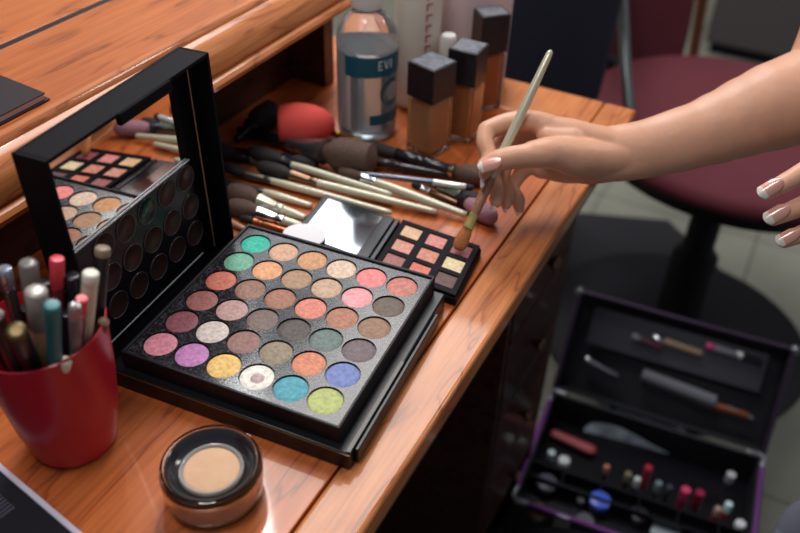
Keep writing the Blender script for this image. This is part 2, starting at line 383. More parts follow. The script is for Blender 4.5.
m = MB(); quadbox(m, -4.0, -.90, -.66, 2.66, .0040, .0098); sl = m.build('lid', BLACKG, sp, bevel=.0012)
m = MB(); quadbox(m, -3.72, -1.35, -.38, 2.4, .0099, .0103); m.build('mirror', mat('dusty_mirror', (.40, .43, .48, 1), .08, metal=1), sl)
m = MB(); A = Matrix.Translation(Vector((0.0206, 0.1875, 0.0120))+Vector((0, 0, -.0004)))
m.lathe([(.0165, 0), (.0175, .0006), (.0175, .0016), (.016, .0022), (.004, .0024)], 40, A, sx=1.15, sy=1)
tag(m.build('cotton_pad', mat('cotton', srgb(226, 222, 226), .9, bump=.3, bscale=500), smooth=60), 'white round cotton pad lying on the open mirror of the small palette', 'cotton pad')

# ---------------------------------------------------------------- powder jar
J = (.0955, -.0795, 0)
jar = empty('powder_jar', J, 0, 'clear round jar of beige pressed powder, in front of the large palette', 'powder jar')
CLEAR = mat('clear_plastic', (.95, .95, .94, 1), .04, trans=1, ior=1.42)
SMOKE = mat('smoky_plastic', srgb(40, 40, 44), .12, spec=.7)
m = MB(); m.lathe([(.0300, .0004), (.0320, .003), (.0326, .011), (.0333, .0135), (.0333, .0270), (.0322, .0302), (.0312, .0305), (.0300, .0290), (.0300, .0150), (.0300, .0045), (.0290, .0040)], 64)
m.build('jar_body', CLEAR, jar, smooth=40)
m = MB(); m.lathe([(.0200, .0050), (.0278, .0050), (.0286, .0120), (.0290, .0180), (.0250, .0190)], 48); m.build('inner_cup', mat('cup_grey', srgb(186, 150, 128), .25, spec=.6), jar, smooth=40)
m = MB(); m.lathe([(.0284, .0284), (.0294, .0290), (.0296, .0296), (.0288, .0300), (.0276, .0292), (.0262, .0255), (.0240, .0232), (.0212, .0222), (.0205, .0205)], 64, cap=False)
m.build('screw_rim', SMOKE, jar, smooth=50)
m = MB(); m.lathe([(.0206, .0205), (.0212, .0240), (.0202, .0250), (.0188, .0246), (.0180, .0228)], 56, cap=False); m.build('inner_ring', mat('milky_ring', srgb(190, 186, 182), .06, spec=.9, trans=.4), jar, smooth=60)
m = MB(); m.lathe([(.0200, .0200), (.0186, .0230), (.0160, .0236), (.004, .0235)], 48); m.build('pressed_powder', mat('beige_powder', srgb(214, 172, 138), .8, var=.06, vscale=120), jar, smooth=60)

# ---------------------------------------------------------------- red cup
C0 = Vector((-.0195, -.0805, 0))
m = MB()
outp = [(.024, 0), (.0285, .0015), (.0305, .008), (.0345, .030), (.0378, .060), (.0406, .1055), (.0410, .1070)]
inp = [(.0400, .1075), (.0392, .1055), (.0363, .060), (.0325, .030), (.0295, .006), (.020, .004)]
n = 48; P = outp+inp; vs = []
for r, z in P:
    for k in range(n):
        a = 2*pi*k/n; tilt = 0
        lip = (.003*cos(a-R_(50)) if z > .05 else 0)*((z-.05)/.044 if z > .05 else 0)
        vs.append((r*cos(a), r*sin(a), z+lip))
m.add(vs, [(j*n+k, j*n+(k+1) % n, (j+1)*n+(k+1) % n, (j+1)*n+k) for j in range(len(P)-1) for k in range(n)]+[tuple(range(n)), tuple((len(P)-1)*n+k for k in range(n))])
cup = m.build('pencil_cup', mat('red_plastic', srgb(186, 32, 50), .28, spec=.5, sss=0), smooth=50, loc=C0)
tag(cup, 'glossy red plastic cup full of pencils and brushes, at the left edge', 'cup')

# stick-like things in the cup: (name, label, category, top point, foot point, radius, body material, tip material, tip fraction)
def stick(name, label, cat, top, foot, r, body, tip=None, tipf=.2, r2=None, group=None, tipname='cap', tiprad=None, taper=False):
    top = Vector(top); foot = Vector(foot); d = top-foot; L = d.length
    e = empty(name, foot, 0, label, cat, group)
    A = align((0, 0, 0), d)
    m = MB(); r2 = r2 or r
    z1 = L*(1-tipf) if tip else L
    m.lathe([(r2*.7, 0), (r2, .002), (r, z1-.0005), (r*.8, z1)] if not taper else [(r2*.15, 0), (r2, .012), (r, z1)], 20, A); m.build('body', body, e, smooth=50)
    if tip:
        rt = tiprad or r*1.05
        m = MB(); m.lathe([(rt*.9, z1), (rt, z1+.0008), (rt, L-.0012), (rt*.86, L-.0002), (rt*.5, L)], 20, A); m.build(tipname, tip, e, smooth=50)
    return e
TEAL = mat('teal_pencil', srgb(34, 110, 116), .35); REDC = mat('red_cap', srgb(222, 66, 80), .3); PEACH = mat('peach_tube', srgb(206, 154, 126), .3)
BLKP = mat('pencil_black', srgb(28, 26, 34), .3); CREAM = mat('cream_stick', srgb(214, 206, 178), .35); WINE = mat('wine_pencil', srgb(120, 34, 50), .3)
BRN = mat('brown_pencil', srgb(130, 88, 66), .4); CLR = mat('clear_cap', (.8, .8, .82, 1), .1, trans=.85)
def infoot(ang, r=.018): return C0+Vector((r*cos(ang), r*sin(ang), .006))
stick('lip_gloss', 'lip gloss tube with a clear rounded cap, tallest at the left of the red cup', 'lip gloss', (-0.0175, -0.0765, 0.1556), infoot(3.4), .0052, mat('gloss_dark', srgb(70, 60, 64), .2), mat('clear_grey', srgb(150, 142, 136), .15, trans=.4), .30)
stick('concealer_tube', 'peach concealer tube with a pearly cap, in the middle of the red cup', 'concealer', (0.0049, -0.0949, 0.1557), infoot(4.4), .0060, PEACH, mat('pearl_cap', srgb(158, 146, 140), .2, spec=.7), .20)
stick('makeup_pencil', 'dark makeup pencil with a bright red end, in the red cup', 'pencil', (-0.0055, -0.0655, 0.1549), infoot(3.9, .010), .0042, WINE, REDC, .14)
stick('makeup_pencil', 'teal makeup pencil in the red cup', 'pencil', (0.0221, -0.1013, 0.1563), infoot(4.9), .0044, TEAL, mat('teal_end', srgb(40, 116, 120), .35), .06, tipname='end_cap')
stick('makeup_pencil', 'pale cream makeup pencil standing tall in the red cup', 'pencil', (0.0187, -0.0652, 0.1520), infoot(5.4), .0048, CREAM, mat('cream_end', srgb(226, 222, 206), .35), .06, tipname='end_cap')
stick('makeup_pencil', 'black makeup pencil with a pale tip behind the cream pencil in the red cup', 'pencil', (0.0089, -0.0419, 0.1517), infoot(5.9), .0046, BLKP, mat('pale_tip', srgb(150, 130, 110), .3), .04, tipname='end_cap')
stick('makeup_pencil', 'brown makeup pencil leaning on the right rim of the red cup', 'pencil', (0.0183, -0.0645, 0.1120), infoot(2.2, .012), .0036, BRN)
stick('makeup_pencil', 'short red-ended wine pencil between the teal and cream pencils in the red cup', 'pencil', (0.0241, -0.0816, 0.1462), infoot(4.9, .008), .0036, WINE, REDC, .10)
stick('mascara_tube', 'black mascara tube between the red-ended and cream pencils in the red cup', 'mascara', (-0.0010, -0.0620, 0.1407), infoot(.6, .014), .0052, BLKP, BLACKG, .5)
stick('mascara_tube', 'black mascara tube with gold rings, at the far left of the red cup', 'mascara', (0.0073, -0.1174, 0.1442), infoot(3.0, .018), .0058, BLKP, mat('brass_ring', srgb(90, 74, 44), .35, metal=.6), .04, tipname='ring')
stick('makeup_pencil', 'dark brown makeup pencil leaning out to the left of the red cup', 'pencil', (-0.0063, -0.1174, 0.1505), infoot(4.0, .016), .0052, mat('dark_brown_p', srgb(74, 44, 40), .35))
stick('makeup_brush', 'thin brush with a silvery glinting end, leaning left out of the red cup', 'brush', (-0.0298, -0.0841, 0.1524), infoot(3.6, .020), .0040, mat('grey_metal', srgb(110, 112, 118), .2, metal=.8), mat('blue_silver', srgb(190, 196, 216), .15, metal=.8), .10, tipname='end_cap')
stick('makeup_pencil', 'black makeup pencil standing behind the concealer tube in the red cup', 'pencil', (-0.0191, -0.0684, 0.1336), infoot(2.6, .012), .0040, BLKP)
stick('makeup_pencil', 'black makeup pencil rising behind the lip gloss, against the open lid', 'pencil', (-0.0121, -0.0596, 0.1246), infoot(1.6, .014), .0036, BLKP)
stick('eyeliner_pen', 'clear silvery eyeliner pen between the mascara and cream pencil in the red cup', 'eyeliner', (0.0246, -0.0883, 0.1462), infoot(5.6, .010), .0036, mat('silver_pen', srgb(130, 126, 124), .2, metal=.5), CLR, .3)
stick('makeup_pencil', 'short pencil with a white round end, lowest in the red cup by its rim', 'pencil', (0.0158, -0.0982, 0.1070), infoot(4.4, .020), .0036, BLKP, mat('white_end', srgb(226, 216, 196), .4), .12, tipname='end_cap')

for k, (dx, dy, hz) in enumerate(((-.012, .004, .112), (.004, -.014, .106), (-.020, -.012, .108), (.012, .006, .118), (-.004, .016, .122))):
    stick('makeup_pencil', 'black pencil packed low among the others in the red cup', 'pencil', tuple(C0+Vector((dx*1.4, dy*1.4, hz))), tuple(C0+Vector((dx*.5, dy*.5, .006))), .0042, BLKP, group='black pencils packed low in the red cup')
# ---------------------------------------------------------------- notebook bottom-left, magazine on shelf
m = MB()
nb = empty('notebook', (0, 0, 0), 0, 'black notebook with a pale lilac edge in the bottom left corner', 'notebook')
a = Vector((-0.0494, -0.1231, 0.0060)); b_ = Vector((0.0428, -0.1458, 0.0060)); d = (b_-a).normalized(); nrm = Vector((d.y, -d.x, 0))
def slab(mb, a, d, nrm, l0, l1, w0, w1, z0, z1, mi=0):
    vs = []
    for z in (z0, z1):
        for w in (w0, w1):
            for l in (l0, l1): p = a+d*l+nrm*w; vs.append((p.x, p.y, z))
    mb.add(vs, [(0, 2, 3, 1), (4, 5, 7, 6), (0, 1, 5, 4), (2, 6, 7, 3), (0, 4, 6, 2), (1, 3, 7, 5)], mi)
slab(m, a, d, nrm, -.06, .16, .0035, .12, .0006, .0075); m.build('cover', BLACKM, nb, bevel=.0006)
m = MB(); slab(m, a, d, nrm, -.061, .161, -.0005, .0034, .0004, .0090); m.build('page_edge', mat('lilac_edge', srgb(206, 200, 218), .4), nb, bevel=.0006)
m = MB()
for k in range(9): slab(m, a, d, nrm, .018+.0030*k, .0197+.0030*k, .014, .024, .0076, .0079)
m.build('printed_mark', mat('grey_print', srgb(70, 68, 80), .5), nb)
mg = empty('magazine', (0, 0, 0), 0, 'thin dark magazine with pale page edges on the raised shelf', 'magazine')
a = Vector((-0.1527, 0.0936, 0.1600)); a1 = Vector((-0.2068, 0.1028, 0.1600)); a2 = Vector((-0.1564, 0.0495, 0.1600)); du = (a1-a).normalized(); dv = (a2-a).normalized()
def para(mb, a, du, dv, u0, u1, v0, v1, z0, z1):
    vs = []
    for z in (z0, z1):
        for v in (v0, v1):
            for u in (u0, u1): p = a+du*u+dv*v; vs.append((p.x, p.y, z))
    mb.add(vs, [(0, 2, 3, 1), (4, 5, 7, 6), (0, 1, 5, 4), (2, 6, 7, 3), (0, 4, 6, 2), (1, 3, 7, 5)])
m = MB(); para(m, a, du, dv, 0, .12, 0, .16, .1593, .1602); para(m, a, du, dv, -.002, .12, -.002, .16, .1540, .1549); m.build('cover', mat('dark_cover', srgb(34, 26, 34), .35), mg)
m = MB(); para(m, a, du, dv, .001, .12, .001, .16, .1549, .1593); m.build('pages', mat('pink_pages', srgb(200, 176, 180), .6), mg)

# ---------------------------------------------------------------- sponge
spg = MB()
A = align((-0.0914, 0.3411, 0.0245), (.88, .46, .0))
pr = [(.010, -.0006), (.0185, -.0003), (.0205, .0008), (.0218, .004), (.0232, .011), (.0240, .020), (.0232, .030), (.0208, .040), (.0168, .049), (.0112, .056), (.0050, .0600), (.0010, .0608)]
spg.lathe(pr, 40, A)
tag(spg.build('makeup_sponge', mat('coral_sponge', srgb(216, 74, 66), .75, bump=.4, bscale=700, sss=.1), smooth=70), 'coral red egg-shaped makeup sponge lying on the brushes', 'sponge')

# ---------------------------------------------------------------- brushes lying on the table
HAIR_D = mat('hair_dark', srgb(38, 30, 32), .7, bump=.8, bscale=900, var=.3, vscale=400)
HAIR_B = mat('hair_brown', srgb(86, 62, 52), .7, bump=.8, bscale=900, var=.3, vscale=400)
HAIR_C = mat('hair_copper', srgb(186, 112, 62), .6, bump=.8, bscale=1500, var=.3, vscale=700)
HAIR_L = mat('hair_lilac', srgb(150, 104, 116), .8, bump=.6, bscale=900, var=.2, vscale=400)
def brush(label, tail, neck, mouth, tip, rh, rf, rb, hm, fm, bm_, flat=1.0, group='makeup brushes lying in the pile', name='makeup_brush', round_=.75, ring=False):
    # tail: end of handle, neck: handle meets ferrule, mouth: ferrule meets hair, tip: end of hair
    tail, neck, mouth, tip = map(Vector, (tail, neck, mouth, tip))
    e = empty(name, (tail+neck)/2, 0, label, 'brush', group)
    o = (tail+neck)/2
    def seg(p, q, prof, nm, mt, fl=1.0, par=None):
        p = p-o; q = q-o; L = (q-p).length
        m = MB(); m.lathe([(r, z*L) for r, z in prof], 20, align(p, q-p), sy=fl); return m.build(nm, mt, par or e, smooth=60)
    if (neck-tail).length > .004:
        seg(tail, neck, [(rh*.25, 0), (rh*.62, .012), (rh*.72, .05), (rh, .6), (rh*1.02, .85), (rf*.92, .99), (rf*.9, 1)], 'handle', hm)
    fe = seg(neck, mouth, [(rf*.92, 0), (rf, .04), (rf, .25), (rf*.94, .28), (rf, .31), (rf*(1+rb/rf)/2, .98), (rf*.95, 1)], 'ferrule', fm, flat)
    seg(mouth, tip, [(rf*.93, -.02), (rb*.95, .25), (rb, .5), (rb*.92, .72), (rb*round_, .88), (rb*.4, .97), (rb*.1, 1)], 'bristles', bm_, flat)
    return e
BLH = mat('black_handle', srgb(26, 25, 32), .2, spec=.6)
brush('pale brush with a dark head, rearmost of the three long pale handles', (0.0655, 0.2879, 0.0100), (-0.0494, 0.2923, 0.0120), (-0.0608, 0.2938, 0.0130), (-0.1049, 0.2974, 0.0130), .0042, .0042, .0085, CHAMP2, BLKP, HAIR_D)
brush('longest pale brush with a bronze ferrule, middle of the three long pale handles', (0.1149, 0.2847, 0.0060), (-0.0108, 0.2759, 0.0100), (-0.0417, 0.2761, 0.0110), (-0.0827, 0.2763, 0.0120), .0042, .0045, .008, CHAMP2, BRONZE, HAIR_D)
brush('pale-handled brush just behind the small palette mirror, with a dark ferrule', (0.0752, 0.2657, 0.0050), (-0.0568, 0.2633, 0.0070), (-0.0865, 0.2622, 0.0080), (-0.1160, 0.2636, 0.0090), .0040, .0040, .006, CHAMP2, mat('dull_metal', srgb(92, 84, 80), .3, metal=.6), HAIR_D)
brush('long pale-handled brush crossing the pile towards the held brush', (0.1436, 0.2911, 0.0070), (0.0439, 0.2971, 0.0140), (0.0279, 0.2981, 0.0150), (0.0008, 0.2982, 0.0160), .0045, .0042, .006, CHAMP2, SILVERF, HAIR_B)
brush('pale brush with a black ferrule, disappearing under the left corner of the small palette', (-0.0021, 0.2458, 0.0030), (-0.0555, 0.2448, 0.0050), (-0.0976, 0.2415, 0.0060), (-0.1229, 0.2420, 0.0060), .0042, .0040, .006, CHAMP2, mat('dull_metal2', srgb(70, 66, 68), .3, metal=.5), HAIR_D)
brush('pale brush with a wide brown fanned head beside the lid', (0.0037, 0.2225, 0.0050), (-0.0221, 0.2238, 0.0060), (-0.0493, 0.2249, 0.0080), (-0.0870, 0.2254, 0.0100), .0045, .0055, .0115, CHAMP2, mat('pale_ferrule', srgb(196, 186, 170), .25, metal=.4), HAIR_B)
brush('brush with a shiny silver-blue ferrule, lower of the two heads beside the lid', (0.0091, 0.2102, 0.0040), (-0.0129, 0.2092, 0.0050), (-0.0413, 0.2090, 0.0060), (-0.0745, 0.2052, 0.0080), .0045, .0055, .0100, CHAMP2, SILVERF, HAIR_B)
brush('copper-handled brush under the silver-blue ferrule, ending at the big palette corner', (-0.0030, 0.1989, 0.0030), (-0.0309, 0.1983, 0.0030), (-0.0395, 0.1982, 0.0040), (-0.0576, 0.1989, 0.0040), .0030, .0030, .004, COPPER, COPPER, HAIR_D)
brush('short pinkish-tan brush handle poking out at the rear corner of the big palette', (-0.0369, 0.1829, 0.0030), (-0.0626, 0.1889, 0.0030), (-0.0731, 0.1913, 0.0030), (-0.0900, 0.1965, 0.0030), .0032, .0032, .004, mat('tan_handle', srgb(190, 140, 116), .3), COPPER, HAIR_D)
brush('big fluffy brown powder brush with a silver-ringed ferrule, in front of the sponge', (-0.1443, 0.3403, 0.0060), (-0.0731, 0.3311, 0.0120), (-0.0217, 0.3159, 0.0220), (0.0348, 0.3194, 0.0240), .0060, .0085, .0190, BLH, mat('silver_dark', srgb(150, 146, 150), .2, metal=.9), HAIR_B, round_=.92)
brush('black brush with gold ring behind the fluffy powder brush, pointing at the hand', (0.1075, 0.3557, 0.0100), (0.0727, 0.3556, 0.0130), (0.0404, 0.3563, 0.0140), (-0.0107, 0.3554, 0.0150), .0066, .0066, .0075, BLH, BLH, HAIR_D)
brush('slim dark metallic brush with a shiny white tip, lying across the middle of the pile', (0.0149, 0.2971, 0.0180), (0.0979, 0.3159, 0.0180), (0.1310, 0.3215, 0.0180), (0.1388, 0.3232, 0.0180), .0030, .0034, .0034, mat('steel_blue', srgb(90, 96, 112), .25, metal=.7), mat('white_shine', srgb(214, 216, 210), .15, metal=.3), HAIR_D)
brush('short bronze brush under the white-tipped brush', (0.1281, 0.3084, 0.0060), (0.0962, 0.3136, 0.0070), (0.0858, 0.3151, 0.0080), (0.0747, 0.3181, 0.0080), .0032, .0034, .004, BRONZE, SILVERF, HAIR_D)
brush('small brush with a greenish shiny ferrule and black tuft pointing right', (0.0860, 0.3255, 0.0080), (0.1017, 0.3213, 0.0100), (0.1278, 0.3175, 0.0100), (0.1550, 0.3146, 0.0100), .0032, .0042, .0075, BLH, mat('green_ferrule', srgb(160, 176, 160), .2, metal=.8), HAIR_D)
brush('brown-haired brush behind the index finger', (0.0336, 0.3728, 0.0060), (0.0867, 0.3608, 0.0090), (0.1084, 0.3562, 0.0100), (0.1413, 0.3555, 0.0120), .0045, .0055, .011, BLH, SILVERF, HAIR_B)
brush('soft lilac-pink brush head lying under the fingertips', (0.0999, 0.3328, 0.0040), (0.1159, 0.3246, 0.0060), (0.1380, 0.3098, 0.0080), (0.1729, 0.2908, 0.0100), .0050, .0065, .0100, BLH, BLH, HAIR_L)
brush('black brush with a gold ferrule end touching the water bottle', (-0.1013, 0.3817, 0.0060), (-0.0435, 0.3776, 0.0080), (-0.0159, 0.3737, 0.0080), (-0.0071, 0.3731, 0.0080), .0050, .0046, .004, BLH, GOLD, GOLD)
brush('dark round brush head standing out behind the sponge, near the shelf', (-0.1345, 0.3203, 0.0060), (-0.1319, 0.3373, 0.0080), (-0.1298, 0.3468, 0.0100), (-0.1202, 0.3845, 0.0180), .0050, .0070, .0155, BLH, BLH, HAIR_D, round_=.9)
brush('thin black brush lying between the powder brush and the bottles', (0.1218, 0.3567, 0.0060), (0.0500, 0.3450, 0.0080), (0.0331, 0.3417, 0.0090), (0.0060, 0.3400, 0.0090), .0040, .0040, .005, BLH, BLH, HAIR_D)
brush('black-handled brush in the shadow under the sponge', (-0.1280, 0.3015, 0.0050), (-0.0823, 0.3077, 0.0060), (-0.0592, 0.3097, 0.0060), (-0.0282, 0.3093, 0.0070), .0045, .005, .008, BLH, BLKP, HAIR_D)
brush('dull dark brush nearest the shelf shadow', (-0.0103, 0.3014, 0.0040), (-0.0981, 0.2929, 0.0050), (-0.1175, 0.2926, 0.0050), (-0.1542, 0.2916, 0.0060), .0045, .005, .010, mat('greyish_handle', srgb(88, 84, 82), .3), BLKP, HAIR_D)

# ---------------------------------------------------------------- bottles
def foundation(label, x, y, rz, h, hc, w, dpt, tint):
    e = empty('foundation_bottle', (x, y, 0), rz, label, 'foundation bottle', None)
    m = MB(); m.box(-w/2, w/2, -dpt/2, dpt/2, .001, h-hc-.002); g = m.build('glass', mat('glass_thick', (.95, .93, .90, 1), .05, trans=1, ior=1.4), e, bevel=.003, seg=3)
    m = MB(); m.box(-w/2+.004, w/2-.004, -dpt/2+.004, dpt/2-.004, .006, h-hc-.004); m.build('liquid', mat('foundation_'+str(tint[0]), srgb(*tint), .35), e, bevel=.002)
    m = MB(); m.box(-w/2-.0005, w/2+.0005, -dpt/2-.0005, dpt/2+.0005, h-hc, h); m.build('cap', mat('cap_black', srgb(26, 24, 30), .38, bump=.3, bscale=400, var=.3, vscale=200), e, bevel=.0012)
    m = MB(); m.box(-w/2+.002, w/2-.002, -dpt/2+.002, dpt/2-.002, h, h+.0004); m.build('cap_top', mat('cap_dust', srgb(92, 94, 104), .5, bump=.6, bscale=300, var=.45, vscale=160), e)
    return e
foundation('square glass foundation bottle with a black cap, nearest of the three', .059, .403, R_(-20), .104, .038, .0354, .036, (196, 142, 98))
foundation('square glass foundation bottle with a black cap, middle of the three, behind the held brush', .083, .447, R_(-4), .108, .038, .0325, .0325, (184, 124, 78))
foundation('square foundation bottle with a black cap and blue-grey side, farthest of the three', .082, .526, R_(-48), .118, .045, .0275, .033, (168, 96, 54))

wbt = empty('water_bottle', (-.019, .412, 0), R_(10), 'clear round bottle with teal label and white cap, behind the brushes', 'bottle')
GLASSB = mat('clear_bottle', (.88, .92, .94, 1), .06, trans=.9, ior=1.3)
LIQ = mat('blue_grey_liquid', srgb(190, 202, 210), .08, trans=.85, ior=1.33)
m = MB(); m.lathe([(.027, .001), (.0315, .004), (.033, .009), (.033, .112), (.0318, .120), (.027, .130), (.019, .138), (.0155, .141), (.0155, .146)], 48); m.build('bottle_body', GLASSB, wbt, smooth=60)
m = MB(); m.lathe([(.026, .006), (.0302, .010), (.0302, .102), (.022, .103)], 40); m.build('liquid', LIQ, wbt, smooth=50)
m = MB(); m.lathe([(.0175, .1465), (.0178, .148), (.0178, .175), (.0165, .178)], 32); m.build('cap', WHITEP, wbt, smooth=50)
def band(mb, r, a0, a1, z0, z1, mi=0, n=24):
    vs = []
    for k in range(n+1):
        a = a0+(a1-a0)*k/n
        for rr in (r, r+.0004):
            for z in (z0, z1): vs.append((rr*cos(a), rr*sin(a), z))
    fs = []
    for k in range(n):
        o = 4*k; fs += [(o, o+4, o+5, o+1), (o+2, o+3, o+7, o+6), (o+1, o+5, o+7, o+3), (o, o+2, o+6, o+4)]
    fs += [(0, 1, 3, 2), (4*n, 4*n+2, 4*n+3, 4*n+1)]
    mb.add(vs, fs, mi)
TEALL = mat('teal_label', srgb(14, 84, 104), .4); WLAB = mat('label_white', srgb(196, 206, 212), .5)
CA = R_(-62)    # bearing of the label centre seen from the bottle axis (towards the camera)
m = MB(); band(m, .0332, CA-1.0, CA+1.3, .080, .102); m.build('label_band', TEALL, wbt)
m = MB(); band(m, .0332, CA-.15, CA+1.3, .024, .036); m.build('label_band', TEALL, wbt)
def bent(mb, r, ca, z0, shape, mi=0):
    # shape: list of (x0,x1,y0,y1) flat strokes in label units bent round the bottle
    for x0, x1, y0, y1 in shape: band(mb, r, ca+x0/r, ca+x1/r, z0+y0, z0+y1, mi, n=4)
LET = {'E': [(0, .0012, 0, .010), (0, .005, .0088, .010), (0, .0042, .0044, .0056), (0, .005, 0, .0012)],
       'I': [(.001, .0024, 0, .010)], 'N': [(0, .0011, 0, .010), (.0042, .0053, 0, .010), (.001, .0020, .006, .009), (.0018, .003, .0035, .007), (.003, .0043, .001, .0045)],
       'V': [(0, .0012, .005, .010), (.0044, .0056, .005, .010), (.001, .0022, .002, .0055), (.0034, .0046, .002, .0055), (.0020, .0036, 0, .0025)]}
m = MB(); x = .004
for ch in 'EVI':
    bent(m, .0337, CA, .088, [(a+x, b+x, c, d) for a, b, c, d in LET[ch]]); x += .0072
m.build('label_letters', WLAB, wbt)
# ring logo bent round the bottle
m = MB()
def arcstroke(mb, r, ca, zc, R0, R1, a0, a1, n=28, dx=0):
    vs = []; fs = []
    for k in range(n+1):
        a = a0+(a1-a0)*k/n
        for R in (R0, R1):
            for rr in (r, r+.0004):
                ang = ca+(dx+R*cos(a))/r; vs.append((rr*cos(ang), rr*sin(ang), zc+R*sin(a)))
    for k in range(n):
        o = 4*k; fs += [(o, o+1, o+5, o+4), (o+2, o+6, o+7, o+3), (o+1, o+3, o+7, o+5), (o, o+4, o+6, o+2)]
    fs += [(0, 2, 3, 1), (4*n, 4*n+1, 4*n+3, 4*n+2)]
    mb.add(vs, fs)
arcstroke(m, .0336, CA, .060, .0125, .0155, R_(60), R_(300), dx=.022); m.build('ring_logo', mat('teal_dark', srgb(16, 70, 84), .4), wbt)
m = MB(); arcstroke(m, .0336, CA, .060, .0005, .0095, 0, 2*pi, dx=.024); m.build('round_mark', mat('mark_silver', srgb(160, 172, 182), .3, metal=.4), wbt)

wh = empty('tall_white_bottle', (.004, .500, 0), 0, 'tall cream-white bottle with pink vertical lettering, behind the clear bottle', 'bottle')
m = MB(); m.lathe([(.022, .001), (.0255, .004), (.0262, .010), (.0262, .165), (.0240, .175), (.012, .182)], 40); m.build('bottle_body', mat('cream_white', srgb(214, 208, 196), .35), wh, smooth=50)
m = MB(); CB = R_(-50)
rows_ = [.075, .087, .099, .111, .123, .135]
random.seed(3)
for z in rows_:
    bent(m, .0263, CB, z, [(.000, .0016, 0, .008), (.0016, .0075, .0066, .008)] if int(z*1000) % 2 else [(.000, .0065, 0, .0014), (.005, .0066, .001, .008), (0, .005, .0066, .008)])
m.build('pink_lettering', mat('pink_print', srgb(176, 50, 92), .5), wh)
tr = MB(); A = align((0, 0, .0), (0, 0, 1)); tr.lathe([(.048, 0), (.052, .003), (.053, .14), (.050, .145), (.020, .1455)], 48)
tag(tr.build('tissue_roll', mat('tissue', srgb(196, 172, 172), .9, bump=.4, bscale=200), smooth=50, loc=(.035, .585, 0)), 'pale pinkish-grey tissue roll at the back of the table, behind the bottles', 'tissue roll')
ct = empty('cream_tube', (.045, .490, 0), R_(-20), 'small white-capped tube between the tall white bottle and the middle foundation bottle', 'tube')
m = MB(); m.lathe([(.008, 0), (.010, .002), (.010, .068), (.007, .070)], 24); m.build('body', PEACH, ct, smooth=50)
m = MB(); m.lathe([(.0092, .0705), (.0095, .072), (.0095, .094), (.0075, .097)], 24); m.build('cap', WHITEP, ct, smooth=50)

# ---------------------------------------------------------------- the held brush
tip = Vector((.157, .225, .0135)); end = Vector((.189, .353, .161)); ax = (end-tip); LB = ax.length
def BP(t): return tip+ax*t
hb = empty('concealer_brush', BP(.5), 0, 'flat concealer brush with a champagne handle held in the right hand over the small palette', 'brush')
def hseg(prof, nm, mt, fl=1.0, mis=None):
    m = MB(); m.lathe([(r, z*LB) for r, z in prof], 28, align(tip-BP(.5), ax, up=(-0.2900, 0.7303, -0.6185)), sy=fl, mis=mis); return m.build(nm, mt, hb, smooth=60)
hseg([(.0022, .365), (.0042, .366), (.0045, .40), (.0045, .60), (.0040, .80), (.0032, .96), (.0028, .99), (.0014, 1.0)], 'handle', CHAMP)
hseg([(.0040, .19), (.0044, .20), (.0046, .28), (.0044, .365)], 'worn_grip', mat('worn_copper', srgb(172, 124, 98), .5, metal=.2, var=.35, vscale=500, bump=.5, bscale=700))
hseg([(.0050, .112), (.0050, .118), (.0045, .14), (.0040, .192)], 'ferrule', mat('gold_green', srgb(214, 190, 120), .2, metal=.6, coat=.6, var=.3, vscale=160), .8)
hseg([(.0046, .112), (.0060, .08), (.0066, .045), (.0060, .018), (.0036, .004), (.0008, 0)], 'bristles', HAIR_C, .5)

# ---------------------------------------------------------------- the person
SKIN = mat('skin', srgb(216, 162, 134), .42, spec=.4, sss=.12, bump=.35, bscale=160, var=.05, vscale=45)
CAMF = Vector((-0.2900, 0.7303, -0.6185))      # horizontal-ish depth axis used for the flattening of the wrist and palm
person = empty('person', (.80, .45, -.75), 0, 'person reaching in from the right, bare arms and French manicure, holding a brush', 'person')
hm_ = MB()
def T(pts, rad, flat=None, ff=1.0, n=32): hm_.tube(pts, rad, n, 0, flat, ff)
# right arm
T([(0.2517, 0.3368, 0.0776), (0.2843, 0.3565, 0.0807), (0.3237, 0.3842, 0.0900), (0.3470, 0.4022, 0.0972), (0.3684, 0.4201, 0.1050), (0.3894, 0.4372, 0.1122), (0.4138, 0.4558, 0.1195), (0.4362, 0.4749, 0.1282)],
  [.0255, .0268, .0300, .0335, .0375, .0415, .0440, .0410], CAMF, [.72, .76, .84, .88, .9, .9, .92, .95], 72)
T([(0.4282, 0.4606, 0.1184), (0.4356, 0.4837, 0.1486), (0.4416, 0.5226, 0.2031), (0.4549, 0.5847, 0.2783), (0.4731, 0.6603, 0.3428)], [.043, .045, .046, .050, .055], None, 1, 72)
# palm: metacarpals
T([(0.2836, 0.3581, 0.0829), (0.2544, 0.3441, 0.0850), (0.2266, 0.3332, 0.0931), (0.1966, 0.3256, 0.0999)], [.018, .0170, .0150, .0110])
T([(0.2841, 0.3602, 0.0787), (0.2537, 0.3461, 0.0763), (0.2251, 0.3431, 0.0813), (0.1984, 0.3391, 0.0875)], [.018, .0180, .0165, .0115])
T([(0.2844, 0.3619, 0.0758), (0.2534, 0.3457, 0.0679), (0.2262, 0.3480, 0.0672), (0.2000, 0.3487, 0.0722)], [.018, .0180, .0170, .0110])
T([(0.2847, 0.3627, 0.0733), (0.2532, 0.3418, 0.0634), (0.2271, 0.3435, 0.0567), (0.2017, 0.3508, 0.0561)], [.018, .0165, .0160, .0110])
T([(0.2502, 0.3393, 0.0618), (0.2268, 0.3396, 0.0521), (0.1986, 0.3361, 0.0499)], [.013, .0120, .0100])
